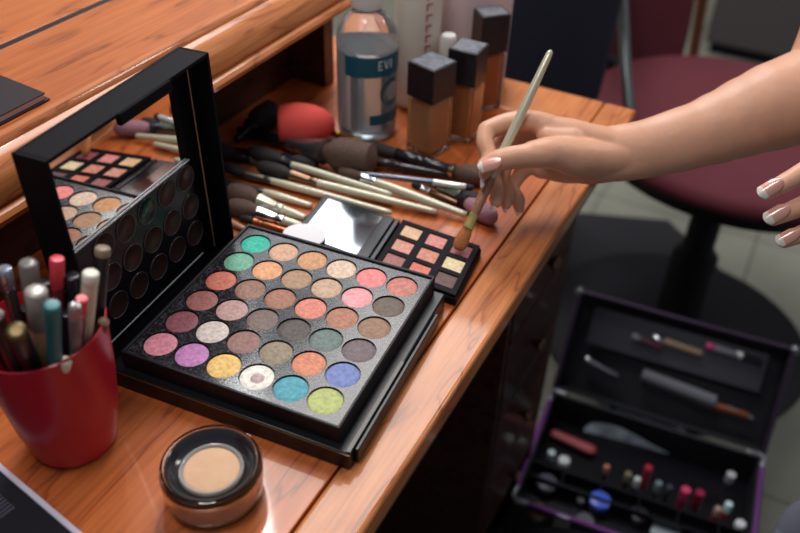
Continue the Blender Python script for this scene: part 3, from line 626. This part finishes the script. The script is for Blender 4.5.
# thenar + thumb
T([(0.2853, 0.3544, 0.0778), (0.2564, 0.3322, 0.0781), (0.2357, 0.3128, 0.0842), (0.2149, 0.2960, 0.0920), (0.1997, 0.2843, 0.0933)], [.018, .0175, .0180, .0145, .0118])
T([(0.2124, 0.2915, 0.0927), (0.1880, 0.2747, 0.0923), (0.1753, 0.2694, 0.0888), (0.1638, 0.2633, 0.0846)], [.0125, .0104, .0104, .0078], None, [1, 1, .95, .85])
# web between thumb and index
T([(0.2265, 0.3227, 0.0922), (0.2036, 0.3161, 0.0951)], [.014, .0100])
# index
T([(0.2016, 0.3278, 0.1001), (0.1850, 0.3254, 0.1019), (0.1668, 0.3168, 0.1003), (0.1512, 0.3040, 0.0956)], [.0112, .0106, .0096, .0086])
T([(0.1512, 0.3040, 0.0956), (0.1536, 0.2928, 0.0895), (0.1609, 0.2842, 0.0823)], [.0088, .0082, .0074])
T([(0.1609, 0.2842, 0.0823), (0.1630, 0.2737, 0.0771), (0.1633, 0.2657, 0.0722)], [.0074, .0066, .0052])
# middle
T([(0.1998, 0.3412, 0.0878), (0.1789, 0.3337, 0.0854), (0.1621, 0.3206, 0.0794)], [.0110, .0098, .0088])
T([(0.1621, 0.3206, 0.0794), (0.1624, 0.3047, 0.0686), (0.1666, 0.2890, 0.0578)], [.0088, .0078, .0068])
T([(0.1666, 0.2890, 0.0578), (0.1734, 0.2795, 0.0499), (0.1760, 0.2705, 0.0429)], [.0068, .0072, .0054])
# ring
T([(0.2017, 0.3494, 0.0723), (0.1828, 0.3417, 0.0672), (0.1711, 0.3297, 0.0617)], [.0105, .0092, .0082])
T([(0.1711, 0.3297, 0.0617), (0.1695, 0.3154, 0.0536), (0.1720, 0.3035, 0.0466)], [.0082, .0068, .0060])
T([(0.1720, 0.3035, 0.0466), (0.1807, 0.2935, 0.0403), (0.1825, 0.2837, 0.0344)], [.0060, .0072, .0052])
# little
T([(0.2062, 0.3559, 0.0568), (0.1939, 0.3455, 0.0502), (0.1842, 0.3324, 0.0459)], [.0100, .0088, .0080])
T([(0.1842, 0.3324, 0.0459), (0.1818, 0.3182, 0.0431), (0.1812, 0.3051, 0.0393)], [.0080, .0068, .0060])
T([(0.1812, 0.3051, 0.0393), (0.1895, 0.2995, 0.0336), (0.1934, 0.2939, 0.0268)], [.0060, .0066, .0048])
# left hand (fingers enter at the right edge)
def lfinger(tipp, dip, pip, mcp, w, r0, r1, r2, r3):
    T([tipp, dip, pip, mcp, w], [r0, r1, r2, r3, r3*1.35])
LW = (0.5353, 0.3918, 0.1259)
lfinger((0.3918, 0.2704, 0.1146), (0.4068, 0.2855, 0.1221), (0.4231, 0.3017, 0.1304), (0.4581, 0.3299, 0.1408), (0.5048, 0.3722, 0.1332), .0062, .0078, .0085, .0105)
lfinger((0.4027, 0.2660, 0.0961), (0.4183, 0.2800, 0.1021), (0.4358, 0.2947, 0.1097), (0.4654, 0.3238, 0.1237), (0.5080, 0.3652, 0.1235), .0062, .0078, .0086, .0105)
lfinger((0.4163, 0.2658, 0.0783), (0.4310, 0.2786, 0.0833), (0.4473, 0.2931, 0.0927), (0.4742, 0.3211, 0.1067), (0.5106, 0.3597, 0.1158), .0060, .0075, .0083, .0100)
lfinger((0.4427, 0.2725, 0.0609), (0.4529, 0.2840, 0.0664), (0.4649, 0.2968, 0.0758), (0.4838, 0.3208, 0.0921), (0.5132, 0.3541, 0.1080), .0052, .0066, .0072, .0092)
T([(0.4334, 0.3461, 0.1521), (0.4533, 0.3573, 0.1495), (0.4788, 0.3695, 0.1422), (0.5112, 0.3844, 0.1285)], [.0085, .0100, .0125, .0180])
T([(0.5080, 0.3652, 0.1235), (0.5392, 0.3934, 0.1260), (0.6136, 0.4612, 0.1388), (0.7319, 0.5867, 0.1669)], [.024, .026, .034, .044], None, 1, 64)
T([(0.7245, 0.5811, 0.1638), (0.7682, 0.6663, 0.2115), (0.7946, 0.7503, 0.2660), (0.8091, 0.9008, 0.3398)], [.043, .045, .05, .055], None, 1, 64)
# shoulders inside the garment
T([(0.4731, 0.6603, 0.3428), (0.6331, 0.8219, 0.3616), (0.8091, 0.9008, 0.3398)], [.06, .07, .06], None, 1, 64)
body = hm_.build('body', SKIN, person, smooth=180)
body.matrix_parent_inverse = Matrix.Translation(-Vector(person.location))
r = body.modifiers.new('Remesh', 'REMESH'); r.mode = 'VOXEL'; r.voxel_size = .0012; r.use_smooth_shade = True
s_ = body.modifiers.new('Smooth', 'SMOOTH'); s_.factor = .5; s_.iterations = 8
# finger nails: curved plates
NAILP = mat('nail_pink', srgb(222, 160, 144), .18, spec=.6, coat=.6); NAILW = mat('nail_white', srgb(226, 216, 204), .18, spec=.6, coat=.6)
def nail(base, tipp, nrm, w, h=.0006, curve=.45, tipfrac=.28):
    base = Vector(base); tipp = Vector(tipp); d = tipp-base; L = d.length; d.normalize()
    nrm = Vector(nrm); nrm = (nrm-d*nrm.dot(d)).normalized(); sd = d.cross(nrm)
    nu, nv = 12, 14; vs = []; fs = []; mi = []
    for layer in (0, 1):
        for j in range(nv+1):
            t = j/nv
            ww = w*(1.0 if t > .3 else (.35+.65*math.sqrt(t/.3)))
            if t > .9: ww *= 1-.35*((t-.9)/.1)**2
            for i in range(nu+1):
                s2 = (i/nu-.5)*2
                z = -curve*w*.5*(s2*s2)*(ww/w) - .10*L*((t-.35)**2) + (h if layer else -h)
                p = base+d*(t*L - (.06*L*s2*s2 if t > .9 else 0))+sd*(s2*ww/2)+nrm*z
                vs.append(p)
    W = nu+1; O2 = (nv+1)*W
    for j in range(nv):
        for i in range(nu):
            a = j*W+i; fs.append((a, a+1, a+W+1, a+W)); mi.append(1 if (j+.5)/nv > 1-tipfrac else 0)
            fs.append((O2+a, O2+a+W, O2+a+W+1, O2+a+1)); mi.append(1 if (j+.5)/nv > 1-tipfrac else 0)
    for j in range(nv):
        for i in (0, nu):
            a = j*W+i; fs.append((a, a+W, O2+a+W, O2+a)); mi.append(1 if (j+.5)/nv > 1-tipfrac else 0)
    for i in range(nu):
        for j in (0, nv):
            a = j*W+i; fs.append((a, a+1, O2+a+1, O2+a)); mi.append(1 if j else 0)
    m = MB(); o = 0; m.v = [tuple(v) for v in vs]; m.f = fs; m.m = mi
    ob = m.build('fingernail', [NAILP, NAILW], person, smooth=60)
    ob.matrix_parent_inverse = Matrix.Translation(-Vector(person.location))
    return ob
TOC = Vector((0.2900, -0.7303, 0.6185))   # roughly up and towards the window side
UPI = Vector((-0.2618, 0.5611, 0.7853)); LFI = Vector((-0.9205, -0.3897, -0.0284))
nail((0.1787, 0.2594, 0.0952), (0.1604, 0.2518, 0.0880), TOC*.92+UPI*.35, .0120, tipfrac=.2)
nail((0.1600, 0.2666, 0.0781), (0.1646, 0.2538, 0.0657), TOC*.3+LFI*.9, .0055, tipfrac=.4)
nail((0.1689, 0.2721, 0.0465), (0.1765, 0.2634, 0.0374), LFI*.85+TOC*.40, .0058, tipfrac=.6)
nail((0.1756, 0.2870, 0.0383), (0.1833, 0.2782, 0.0291), LFI*.85+TOC*.40, .0058, tipfrac=.6)
nail((0.1854, 0.2959, 0.0313), (0.1936, 0.2887, 0.0222), LFI*.85+TOC*.40, .0058, tipfrac=.6)
nail((0.4007, 0.2736, 0.1272), (0.3864, 0.2630, 0.1156), TOC*.9+UPI*.25, .0115, tipfrac=.32)
nail((0.4116, 0.2692, 0.1087), (0.3965, 0.2582, 0.0972), TOC*.9+UPI*.25, .0115, tipfrac=.32)
nail((0.4247, 0.2682, 0.0901), (0.4106, 0.2584, 0.0795), TOC*.9+UPI*.25, .0105, tipfrac=.32)
# clothes (outside the picture): dark top, grey trousers with one knee at the lower right corner
GREYT = mat('grey_trousers', srgb(110, 112, 126), .85, bump=.5, bscale=300)
m = MB()
m.tube([(0.6420, 0.8246, 0.3444), (.83, .46, .18), (.86, .46, .0), (.86, .46, -.16)], [.12, .15, .14, .15], 28, 0, (1, 0, 0), .75)
o = m.build('dark_top', BLACKM, person, smooth=180); o.matrix_parent_inverse = Matrix.Translation(-Vector(person.location))
m = MB()
m.tube([(.84, .40, -.22), (.68, .32, -.20), (0.5993, 0.3833, -0.3991), ], [.085, .075, .060], 24)
m.tube([(0.5993, 0.3833, -0.3991), (.56, .20, -.50), (.60, .20, -.73)], [.058, .055, .05], 24)
m.tube([(.84, .52, -.22), (.78, .60, -.21), (.66, .66, -.22)], [.085, .075, .064], 24)
m.tube([(.66, .66, -.22), (.68, .68, -.5), (.70, .68, -.73)], [.062, .055, .05], 24)
o = m.build('grey_trousers', GREYT, person, smooth=180); o.matrix_parent_inverse = Matrix.Translation(-Vector(person.location))

# ---------------------------------------------------------------- chairs
def office_chair(name, label, loc, rz, fab, seatr, zs, back_w, back_h, back_z, lean=8, base=.28):
    e = empty(name, (loc[0], loc[1], -.75), rz, label, 'chair')
    H = zs+.75
    m = MB(); m.lathe([(seatr*.93, H-.040), (seatr*.99, H-.032), (seatr, H-.018), (seatr*.94, H-.004), (seatr*.6, H), (.01, H-.004)], 48, sy=1.08); m.build('seat', fab, e, smooth=70)
    m = MB(); m.lathe([(seatr*.60, H-.085), (seatr*.88, H-.070), (seatr*.92, H-.0405)], 40, sy=1.08); m.build('seat_pan', BLACKM, e, smooth=60)
    m = MB()
    w = back_w/2; n_ = 12; vs = []; fs = []
    for k in range(n_+1):
        for j in range(9):
            s2 = k/n_*2-1; t = j/8
            rr = (1-abs(2*t-1)**4*.18)
            x = s2*w*rr; y = seatr*1.0+.05+.05*(1-s2*s2)+t*back_h*math.tan(R_(lean)); z = H+back_z+t*back_h
            vs.append((x, y, z))
    for k in range(n_+1):
        for j in range(9):
            x, y, z = vs[k*9+j]; vs.append((x, y+.05, z))
    NN = (n_+1)*9
    for k in range(n_):
        for j in range(8):
            a = k*9+j; fs += [(a, a+9, a+10, a+1), (NN+a, NN+a+1, NN+a+10, NN+a+9)]
    for k in range(n_): fs += [(k*9, NN+k*9, NN+k*9+9, k*9+9), (k*9+8, k*9+17, NN+k*9+17, NN+k*9+8)]
    for j in range(8): fs += [(j, j+1, NN+j+1, NN+j), (n_*9+j, NN+n_*9+j, NN+n_*9+j+1, n_*9+j+1)]
    m.add(vs, fs); m.build('backrest', fab, e, smooth=60, bevel=.012, seg=3)
    m = MB(); m.tube([(0, seatr*.6, H-.08), (0, seatr+.10, H-.06), (0, seatr+.13, H+back_z+.1)], [.014, .014, .012], 12); m.build('back_bar', BLACKM, e, smooth=180)
    m = MB(); m.lathe([(.045, .030), (.045, .22), (.030, .24), (.030, H-.100), (.09, H-.09), (.09, H-.0855)], 28); m.build('column', BLACKM, e, smooth=40)
    m = MB(); m.lathe([(base*.98, .0062), (base, .010), (base*.97, .016), (base*.35, .028), (.05, .0295)], 56); m.build('round_base', BLACKM, e, smooth=50)
    return e
BURG = mat('burgundy_fabric', srgb(88, 28, 40), .85, bump=.5, bscale=300)
NAVY = mat('navy_black_fabric', srgb(42, 46, 64), .8, bump=.4, bscale=300)
ch = office_chair('office_chair', 'burgundy upholstered swivel chair behind the table corner', (.385, 1.11), R_(45), BURG, .270, -.225, .32, .56, -.12)
ci = (Matrix.Translation(ch.location) @ Matrix.Rotation(R_(45), 4, 'Z')).inverted()
m = MB(); m.tube([ci @ Vector(p) for p in ((0.2071, 1.0192, -0.2082), (0.1825, 1.0556, -0.1536), (0.1610, 1.0934, -0.0989), (0.1242, 1.1599, -0.0032))], [.010]*4, 12); m.build('armrest_bar', mat('dull_steel', srgb(120, 124, 126), .35, metal=.8), ch, smooth=180)
m = MB(); m.tube([ci @ Vector(p) for p in ((0.1202, 1.0747, 0.0274), (0.1039, 1.2958, -0.0271))], [.022, .022], 14, 0, (0, 0, 1), .6); m.build('armrest_pad', BLACKM, ch, smooth=180)
office_chair('office_chair', 'dark navy-black chair standing right behind the far end of the table', (-.08, 1.24), R_(-160), NAVY, .17, -.42, .29, .52, .10, base=.17)
wp = MB(); wp.tube([(0.2734, 1.9178, -0.7789), (0.2581, 1.8621, -0.4333), (0.2463, 1.8106, -0.2460), (0.2338, 1.7537, 0.0160)], [.014]*4, 14)
tag(wp.build('wooden_post', mat('post_wood', srgb(120, 58, 30), .5, var=.2, vscale=20), smooth=180), 'slim orange-brown wooden post behind the burgundy chair', 'post')
CABG = mat('cabinet_grey', srgb(72, 66, 68), .6)
cb = empty('storage_cabinet', (0.2579, 2.6824, -0.7500), R_(-6), 'low dark grey cabinet far behind the chairs at the top right', 'cabinet')
m = MB(); m.box(0, 1.1, 0, .45, .04, .80); m.build('cabinet_box', CABG, cb, bevel=.004)
for k in (-1, 1):
    m = MB(); m.box(*sorted((.55+k*.01, .55+k*.54)), -.018, -.0005, .05, .79); d = m.build('door', CABG, cb, bevel=.003)
    m = MB(); m.box(*sorted((.55+k*.04, .55+k*.055)), -.04, -.0185, .50, .62); m.build('handle', BRONZE, d, bevel=.002)
m = MB(); m.box(.02, 1.08, .02, .43, .0, .039); m.build('plinth', BLACKM, cb)
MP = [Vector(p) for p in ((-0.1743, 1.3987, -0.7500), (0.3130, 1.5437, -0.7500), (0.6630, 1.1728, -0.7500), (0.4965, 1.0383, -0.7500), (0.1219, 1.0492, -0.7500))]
m = MB(); m.add([(p.x, p.y, -.7495) for p in MP]+[(p.x, p.y, -.744) for p in MP], [(0, 1, 2, 3, 4), (9, 8, 7, 6, 5)]+[(i, (i+1) % 5, 5+(i+1) % 5, 5+i) for i in range(5)])  # dark sheet laid on the floor in place of under-chair shade
tag(m.build('under_chair_shade', mat('shade_black', srgb(34, 32, 38), .9, bump=.5, bscale=200)), 'dark sheet standing for the shade under the burgundy chair behind the makeup case', 'painted shade')
st = empty('padded_stool', (0.3345, 0.1852, -0.4200), 0, 'black padded stool seat peeking in at the bottom edge', 'stool')
st.location.z = -.75
m = MB(); m.lathe([(.12, .27), (.128, .28), (.130, .31), (.118, .328), (.02, .332)], 40); m.build('seat', mat('stool_vinyl', srgb(26, 24, 31), .4), st, smooth=60)
m = MB(); m.lathe([(.131, .275), (.134, .278), (.134, .284), (.131, .287)], 40, cap=False); m.build('rim', mat('rim_grey', srgb(110, 116, 116), .3, metal=.6), st, smooth=60)
for k in range(4):
    a = pi/4+k*pi/2; m = MB(); m.tube([(.08*cos(a), .08*sin(a), .272), (.12*cos(a), .12*sin(a), .012)], [.010, .009], 12); m.build('leg', BLACKM, st, smooth=180)

# ---------------------------------------------------------------- makeup case on the floor
CZ = -.60; CX0, CX1, CY0, CY1 = .212, .562, .450, .695
PURP = mat('purple_aluminium', srgb(112, 54, 128), .35, metal=.4); CASEB = mat('case_black', srgb(26, 24, 32), .6, bump=.2, bscale=300)
ALU = mat('corner_alu', srgb(150, 152, 158), .3, metal=.9)
case = empty('makeup_case', ((CX0+CX1)/2, (CY0+CY1)/2, -.75), 0, 'open black makeup case with purple metal edges, full of cosmetics, on the floor', 'case')
hx, hy = (CX1-CX0)/2, (CY1-CY0)/2; H = CZ+.75
m = MB(); m.box(-hx, hx, -hy, hy, .002, .010); m.box(-hx, -hx+.006, -hy, hy, .010, H); m.box(hx-.006, hx, -hy, hy, .010, H); m.box(-hx+.006, hx-.006, -hy, -hy+.006, .010, H); m.box(-hx+.006, hx-.006, hy-.006, hy, .010, H)
m.build('case_box', CASEB, case, bevel=.001)
m = MB()
for a, b_ in (((-hx, -hy), (hx, -hy)), ((hx, -hy), (hx, hy)), ((-hx, hy), (-hx, -hy))):
    m.tube([(a[0], a[1], H), (b_[0], b_[1], H)], [.0042, .0042], 10)
m.build('edge_trim', PURP, case, smooth=180)
for sx in (-1, 1):
    for sy in (-1, 1):
        m = MB(); m.tube([(sx*hx, sy*(hy-.022), H), (sx*(hx+.001), sy*(hy-.004), H+.0005), (sx*(hx-.004), sy*(hy+.001), H+.0005), (sx*(hx-.022), sy*hy, H)], [.0052]*4, 12); m.build('corner_cap', ALU, case, smooth=180)
for lx in (-.095, .095):
    m = MB(); m.box(lx-.012, lx+.012, -hy-.006, -hy-.0045, H-.05, H+.006); m.box(lx-.009, lx+.009, -hy-.010, -hy-.006, H-.008, H+.010); m.build('latch', ALU, case, bevel=.001)
m = MB(); ty = -hy+.058; m.box(-hx+.008, hx-.008, -hy+.008, ty, H-.036, H-.032); m.box(-hx+.008, hx-.008, ty, ty+.003, H-.036, H-.006)
m.box(-hx+.008, hx-.008, ty+.034, ty+.037, H-.036, H-.012)
m.box(-hx+.008, hx-.008, ty+.003, ty+.034, H-.036, H-.032)
for k in range(1, 6): m.box(-hx+.06*k, -hx+.06*k+.002, ty+.003, ty+.034, H-.032, H-.012)
m.box(-hx+.008, hx-.008, ty+.037, hy-.008, H-.060, H-.056)
m.build('tray', BLACKG, case)
# case lid
lp0 = Vector((0, hy, H)); lp1 = Vector((0, .80-(CY0+CY1)/2, -.452+.75)); ld = (lp1-lp0); LL = ld.length; ldn = ld.normalized()
LM = Matrix(((1, 0, 0, 0), (0, ldn.z, ldn.y, lp0.y), (0, -ldn.y, ldn.z, lp0.z), (0, 0, 0, 1)))   # local: x across, y = back of the lid, z = up the lid
m = MB(); m.box(-hx, hx, .040, .046, .006, LL, M=LM); m.box(-hx, -hx+.005, 0, .040, .006, LL, M=LM); m.box(hx-.005, hx, 0, .040, .006, LL, M=LM); m.box(-hx+.005, hx-.005, 0, .040, LL-.005, LL, M=LM); m.box(-hx+.005, hx-.005, 0, .040, .006, .011, M=LM)
lc = m.build('case_lid', CASEB, case, bevel=.001)
m = MB()
for a, b_ in (((-hx, .006), (-hx, LL)), ((-hx, LL), (hx, LL)), ((hx, LL), (hx, .006))): m.tube([LM @ Vector((a[0], 0, a[1])), LM @ Vector((b_[0], 0, b_[1]))], [.004, .004], 10)
m.build('lid_trim', mat('dark_purple', srgb(66, 50, 74), .4, metal=.4), lc, smooth=180)
for sx in (-1, 1):
    m = MB(); m.ball(LM @ Vector((sx*hx, 0, LL)), .008); m.build('lid_corner', ALU, lc, smooth=180)
m = MB(); m.box(-hx+.03, hx-.03, .022, .025, LL-.085, LL-.02, M=LM); m.build('clear_pocket', mat('pocket', srgb(60, 58, 66), .15, spec=.7), lc)
cM = Matrix.Translation((case.location.x, case.location.y, -.75)) @ LM
# things held in the lid (each its own object); positions across / up the lid
def lidstick(name, label, cat, x0, z0, x1, z1, r, ma, mb_=None, y=.014, group='cosmetics held in the case lid'):
    a = cM @ Vector((x0, y, z0)); b_ = cM @ Vector((x1, y, z1))
    return stick(name, label, cat, b_, a, r, ma, mb_, .25, group=group)
lidstick('makeup_brush', 'beige stick with a bright silver end, top left in the case lid', 'brush', 0.0432, 0.1328, -0.0412, 0.1374, 0.006, mat('beige_stick', srgb(150, 128, 104), .4), SILVERF)
lidstick('makeup_brush', 'silver stick slanting at the left of the case lid', 'brush', -0.0774, 0.0563, -0.1389, 0.0699, 0.0055, STEEL, SILVERF)
lidstick('lip_gloss', 'magenta-capped tube near the top of the case lid', 'lip gloss', 0.1008, 0.1469, 0.0453, 0.1492, 0.0065, mat('grey_tube', srgb(120, 118, 124), .3), mat('magenta_cap', srgb(180, 60, 120), .3))
lidstick('makeup_brush', 'dark tube with a white end at the top right of the case lid', 'brush', 0.1359, 0.1457, 0.0940, 0.1483, 0.006, BLKP, WHITEP)
lidstick('cream_tube', 'large glossy grey tube across the middle of the case lid', 'tube', 0.0853, 0.0619, -0.0403, 0.0715, 0.011, mat('gloss_grey', srgb(110, 112, 120), .15), None)
lidstick('makeup_brush', 'orange-brown stick low in the case lid', 'brush', 0.1385, 0.0549, 0.0509, 0.0561, 0.006, mat('orange_stick', srgb(130, 70, 44), .4), STEEL)
lidstick('makeup_brush', 'short silver stick at the lower right of the case lid', 'brush', 0.1481, 0.0546, 0.1057, 0.0581, 0.0045, STEEL, None)
lidstick('makeup_brush', 'dull red stick high in the left of the case lid', 'brush', -0.0207, 0.1240, -0.0731, 0.1296, 0.006, mat('dull_red', srgb(90, 50, 60), .4), mat('grey_end', srgb(120, 124, 132), .3))
# things in the base
def pot(label, x, y, r, h, col, z=CZ-.032, cat='pot', name='makeup_pot', rough=.3, g='small pots in the case'):
    e = empty(name, (x, y, z), 0, label, cat, g)
    m = MB(); m.lathe([(r*.9, .0005), (r*.95, .002), (r*.95, h*.5)], 28); m.build('jar', mat('pot_jar', srgb(60, 58, 66), .2), e, smooth=50)
    m = MB(); m.lathe([(r, h*.5+.0003), (r, h-.001), (r*.9, h)], 28); m.build('lid', mat('pot_%d%d%d' % col, srgb(*col), rough), e, smooth=50)
def lipstick(label, x, y, h, r, col, col2, name='lipstick', cat='lipstick', z=CZ-.032):
    e = empty(name, (x, y, z), 0, label, cat, 'small tubes standing in the case')
    m = MB(); m.lathe([(r, .0005), (r, h*.45)], 20); m.build('body', mat('lb_%d%d%d' % col2, srgb(*col2), .25), e, smooth=40)
    m = MB(); m.lathe([(r*1.05, h*.45+.0003), (r*1.05, h-.001), (r*.9, h)], 20); m.build('cap', mat('lc_%d%d%d' % col, srgb(*col), .2), e, smooth=40)
pot('grey round pot at the front left of the case', 0.2514, 0.5124, .0170, .018, (82, 82, 98))
pot('bright blue round pot in the front of the case', 0.3366, 0.5112, .0165, .022, (70, 96, 205))
pot('orange-brown pot in the front left corner of the case', 0.2521, 0.4572, .015, .016, (120, 90, 66))
pot('grey round pot at the front of the case right of the blue pot', 0.3231, 0.4673, .014, .018, (96, 96, 104))
pot('tiny silver pot beside the blue pot', 0.3091, 0.5070, .006, .014, (150, 150, 156))
pot('white glass pot at the left of the case', 0.2664, 0.5625, .0095, .024, (196, 200, 200))
pot('white pot at the right end of the case tray', 0.5435, 0.5580, .008, .020, (206, 206, 214))
pot('dark pot at the front right of the case', 0.3979, 0.5146, .014, .016, (40, 38, 46))
lipstick('clear silver-capped tube at the far left of the case', 0.2443, 0.5638, 0.03, 0.0058, (190, 200, 204), (110, 112, 120))
lipstick('pinkish tube leaning between the pots of the case', 0.3330, 0.5727, 0.03, 0.0045, (190, 120, 104), (70, 50, 50))
lipstick('beige-capped tube left of the white and red tubes in the case', 0.3675, 0.5688, 0.034, 0.0055, (120, 110, 90), (50, 46, 50))
lipstick('white-capped tube beside the red tube in the case', 0.3826, 0.5649, 0.034, 0.005, (190, 200, 200), (60, 60, 66))
lipstick('tall red tube in the case', 0.3940, 0.5807, 0.05, 0.0058, (170, 40, 56), (170, 40, 56))
lipstick('grey-blue tube right of the red tube in the case', 0.4149, 0.5690, 0.036, 0.0052, (110, 128, 136), (60, 64, 74))
lipstick('dark grey tube left of the pink lipstick in the case', 0.4318, 0.5703, 0.034, 0.005, (60, 64, 74), (40, 42, 50))
lipstick('pink lipstick in the case tray', 0.4552, 0.5684, 0.042, 0.0072, (196, 64, 104), (150, 40, 70))
lipstick('dark raspberry lipstick beside the pink one in the case tray', 0.4762, 0.5717, 0.042, 0.0068, (140, 36, 64), (110, 30, 50))
lipstick('rose-tipped small tube near the right end of the case', 0.5074, 0.5635, 0.03, 0.005, (170, 140, 130), (150, 50, 60))
lipstick('bright cyan-white capped red tube near the right end of the case', 0.5211, 0.5756, 0.034, 0.0055, (190, 226, 226), (190, 50, 50))
lipstick('silver tube cap at the right of the case behind the tray', 0.5193, 0.6391, 0.03, 0.007, (170, 174, 178), (60, 60, 66))
e = empty('zip_pouch', (0.3619, 0.7165, CZ-.0555), R_(4), 'crumpled clear and blue plastic pouch in the back of the case', 'pouch')
m = MB(); n1, n2 = 18, 10; vs = []; fs = []
random.seed(5)
for j in range(n2+1):
    for i in range(n1+1):
        u, v = i/n1*2-1, j/n2*2-1
        h = .045*max(0, (1-u*u)*(1-v*v))**.5+.006*random.random()*(1-abs(u))*(1-abs(v))
        vs.append((u*.085, v*.032, h))
for j in range(n2+1):
    for i in range(n1+1): u, v = i/n1*2-1, j/n2*2-1; vs.append((u*.085, v*.032, -.001))
W_ = n1+1; O_ = W_*(n2+1)
for j in range(n2):
    for i in range(n1): a = j*W_+i; fs += [(a, a+1, a+W_+1, a+W_), (O_+a, O_+a+W_, O_+a+W_+1, O_+a+1)]
m.add(vs, fs); m.build('pouch_body', mat('pouch_plastic', srgb(190, 204, 216), .2, var=.35, vscale=60), e, smooth=50)
for k, (dx, dy) in enumerate(((-.045, .004), (-.020, -.010), (.012, .006))):
    m = MB(); m.ball((dx, dy, .040), .009, sc=(1, 1, .5)); m.build('blue_dot', mat('pouch_blue', srgb(40, 120, 170), .3), e, smooth=180)
m = MB(); m.tube([(0.2351, 0.6418, CZ-.045), (0.2998, 0.6326, CZ-.045)], [.009, .011], 14, 0, (0, 0, 1), .6)
tag(m.build('lip_pencil_case', mat('dull_pink', srgb(150, 62, 70), .5), smooth=180), 'dull pink soft pouch lying behind the small pots of the case', 'pouch')
m = MB(); m.box(-.022, .022, -.014, .014, 0, .010)
tag(m.build('compact', mat('pale_compact', srgb(150, 160, 168), .25), bevel=.003, loc=(0.4421, 0.5032, CZ-.0315), rot=(0, 0, R_(-8))), 'pale square compact at the front edge of the case', 'compact')


# ---------------------------------------------------------------- light
w = bpy.data.worlds.new('World'); scene.world = w; w.use_nodes = True
w.node_tree.nodes['Background'].inputs['Color'].default_value = (.78, .86, 1.0, 1)
w.node_tree.nodes['Background'].inputs['Strength'].default_value = .15
def area(name, loc, target, sx, sy, power, col=(1, 1, 1)):
    l = bpy.data.lights.new(name, 'AREA'); l.shape = 'RECTANGLE'; l.size = sx; l.size_y = sy; l.energy = power; l.color = col
    o = bpy.data.objects.new(name, l); COL.objects.link(o); o.location = loc
    o.rotation_euler = (Vector(target)-Vector(loc)).to_track_quat('-Z', 'Y').to_euler(); return o
area('ceiling_lamp', (-.40, 1.45, 1.80), (-.40, 1.45, 0), .80, 1.3, 28, (1, .97, .93))
area('ceiling_lamp', (-.05, -.25, 1.75), (.10, .15, 0), .50, .50, 9.5, (1, .97, .93))
area('tube_lamp', (-.75, 1.10, 1.78), (-.3, .6, 0), .05, 1.2, 9, (.95, .98, 1))
area('fill_light', (1.7, 1.9, 1.75), (.4, .8, -.7), .4, .4, 9, (1, .97, .93))  # added fill from the right to lift the floor strip and pedestal
area('window_light', (-1.25, 2.60, 1.80), (-.2, .6, 0), 1.3, .8, 13, (.92, .96, 1))

# ---------------------------------------------------------------- camera
cam = bpy.data.cameras.new('camera'); co = bpy.data.objects.new('camera', cam); COL.objects.link(co)
cam.sensor_width = 36; cam.lens = 36*837/800
co.matrix_world = Matrix(((0.9205, -0.2618, 0.2900, 0.3328), (0.3897, 0.5611, -0.7303, -0.3566), (0.0284, 0.7853, 0.6185, 0.4691), (0.0000, 0.0000, 0.0000, 1.0000)))
cam.clip_start = .01; cam.clip_end = 50
cam.dof.use_dof = True; cam.dof.focus_distance = .66; cam.dof.aperture_fstop = 4.2
scene.camera = co
vs_ = scene.view_settings
vs_.view_transform = 'Standard'; vs_.look = 'None'; vs_.exposure = .33; vs_.gamma = 1; vs_.use_curve_mapping = False
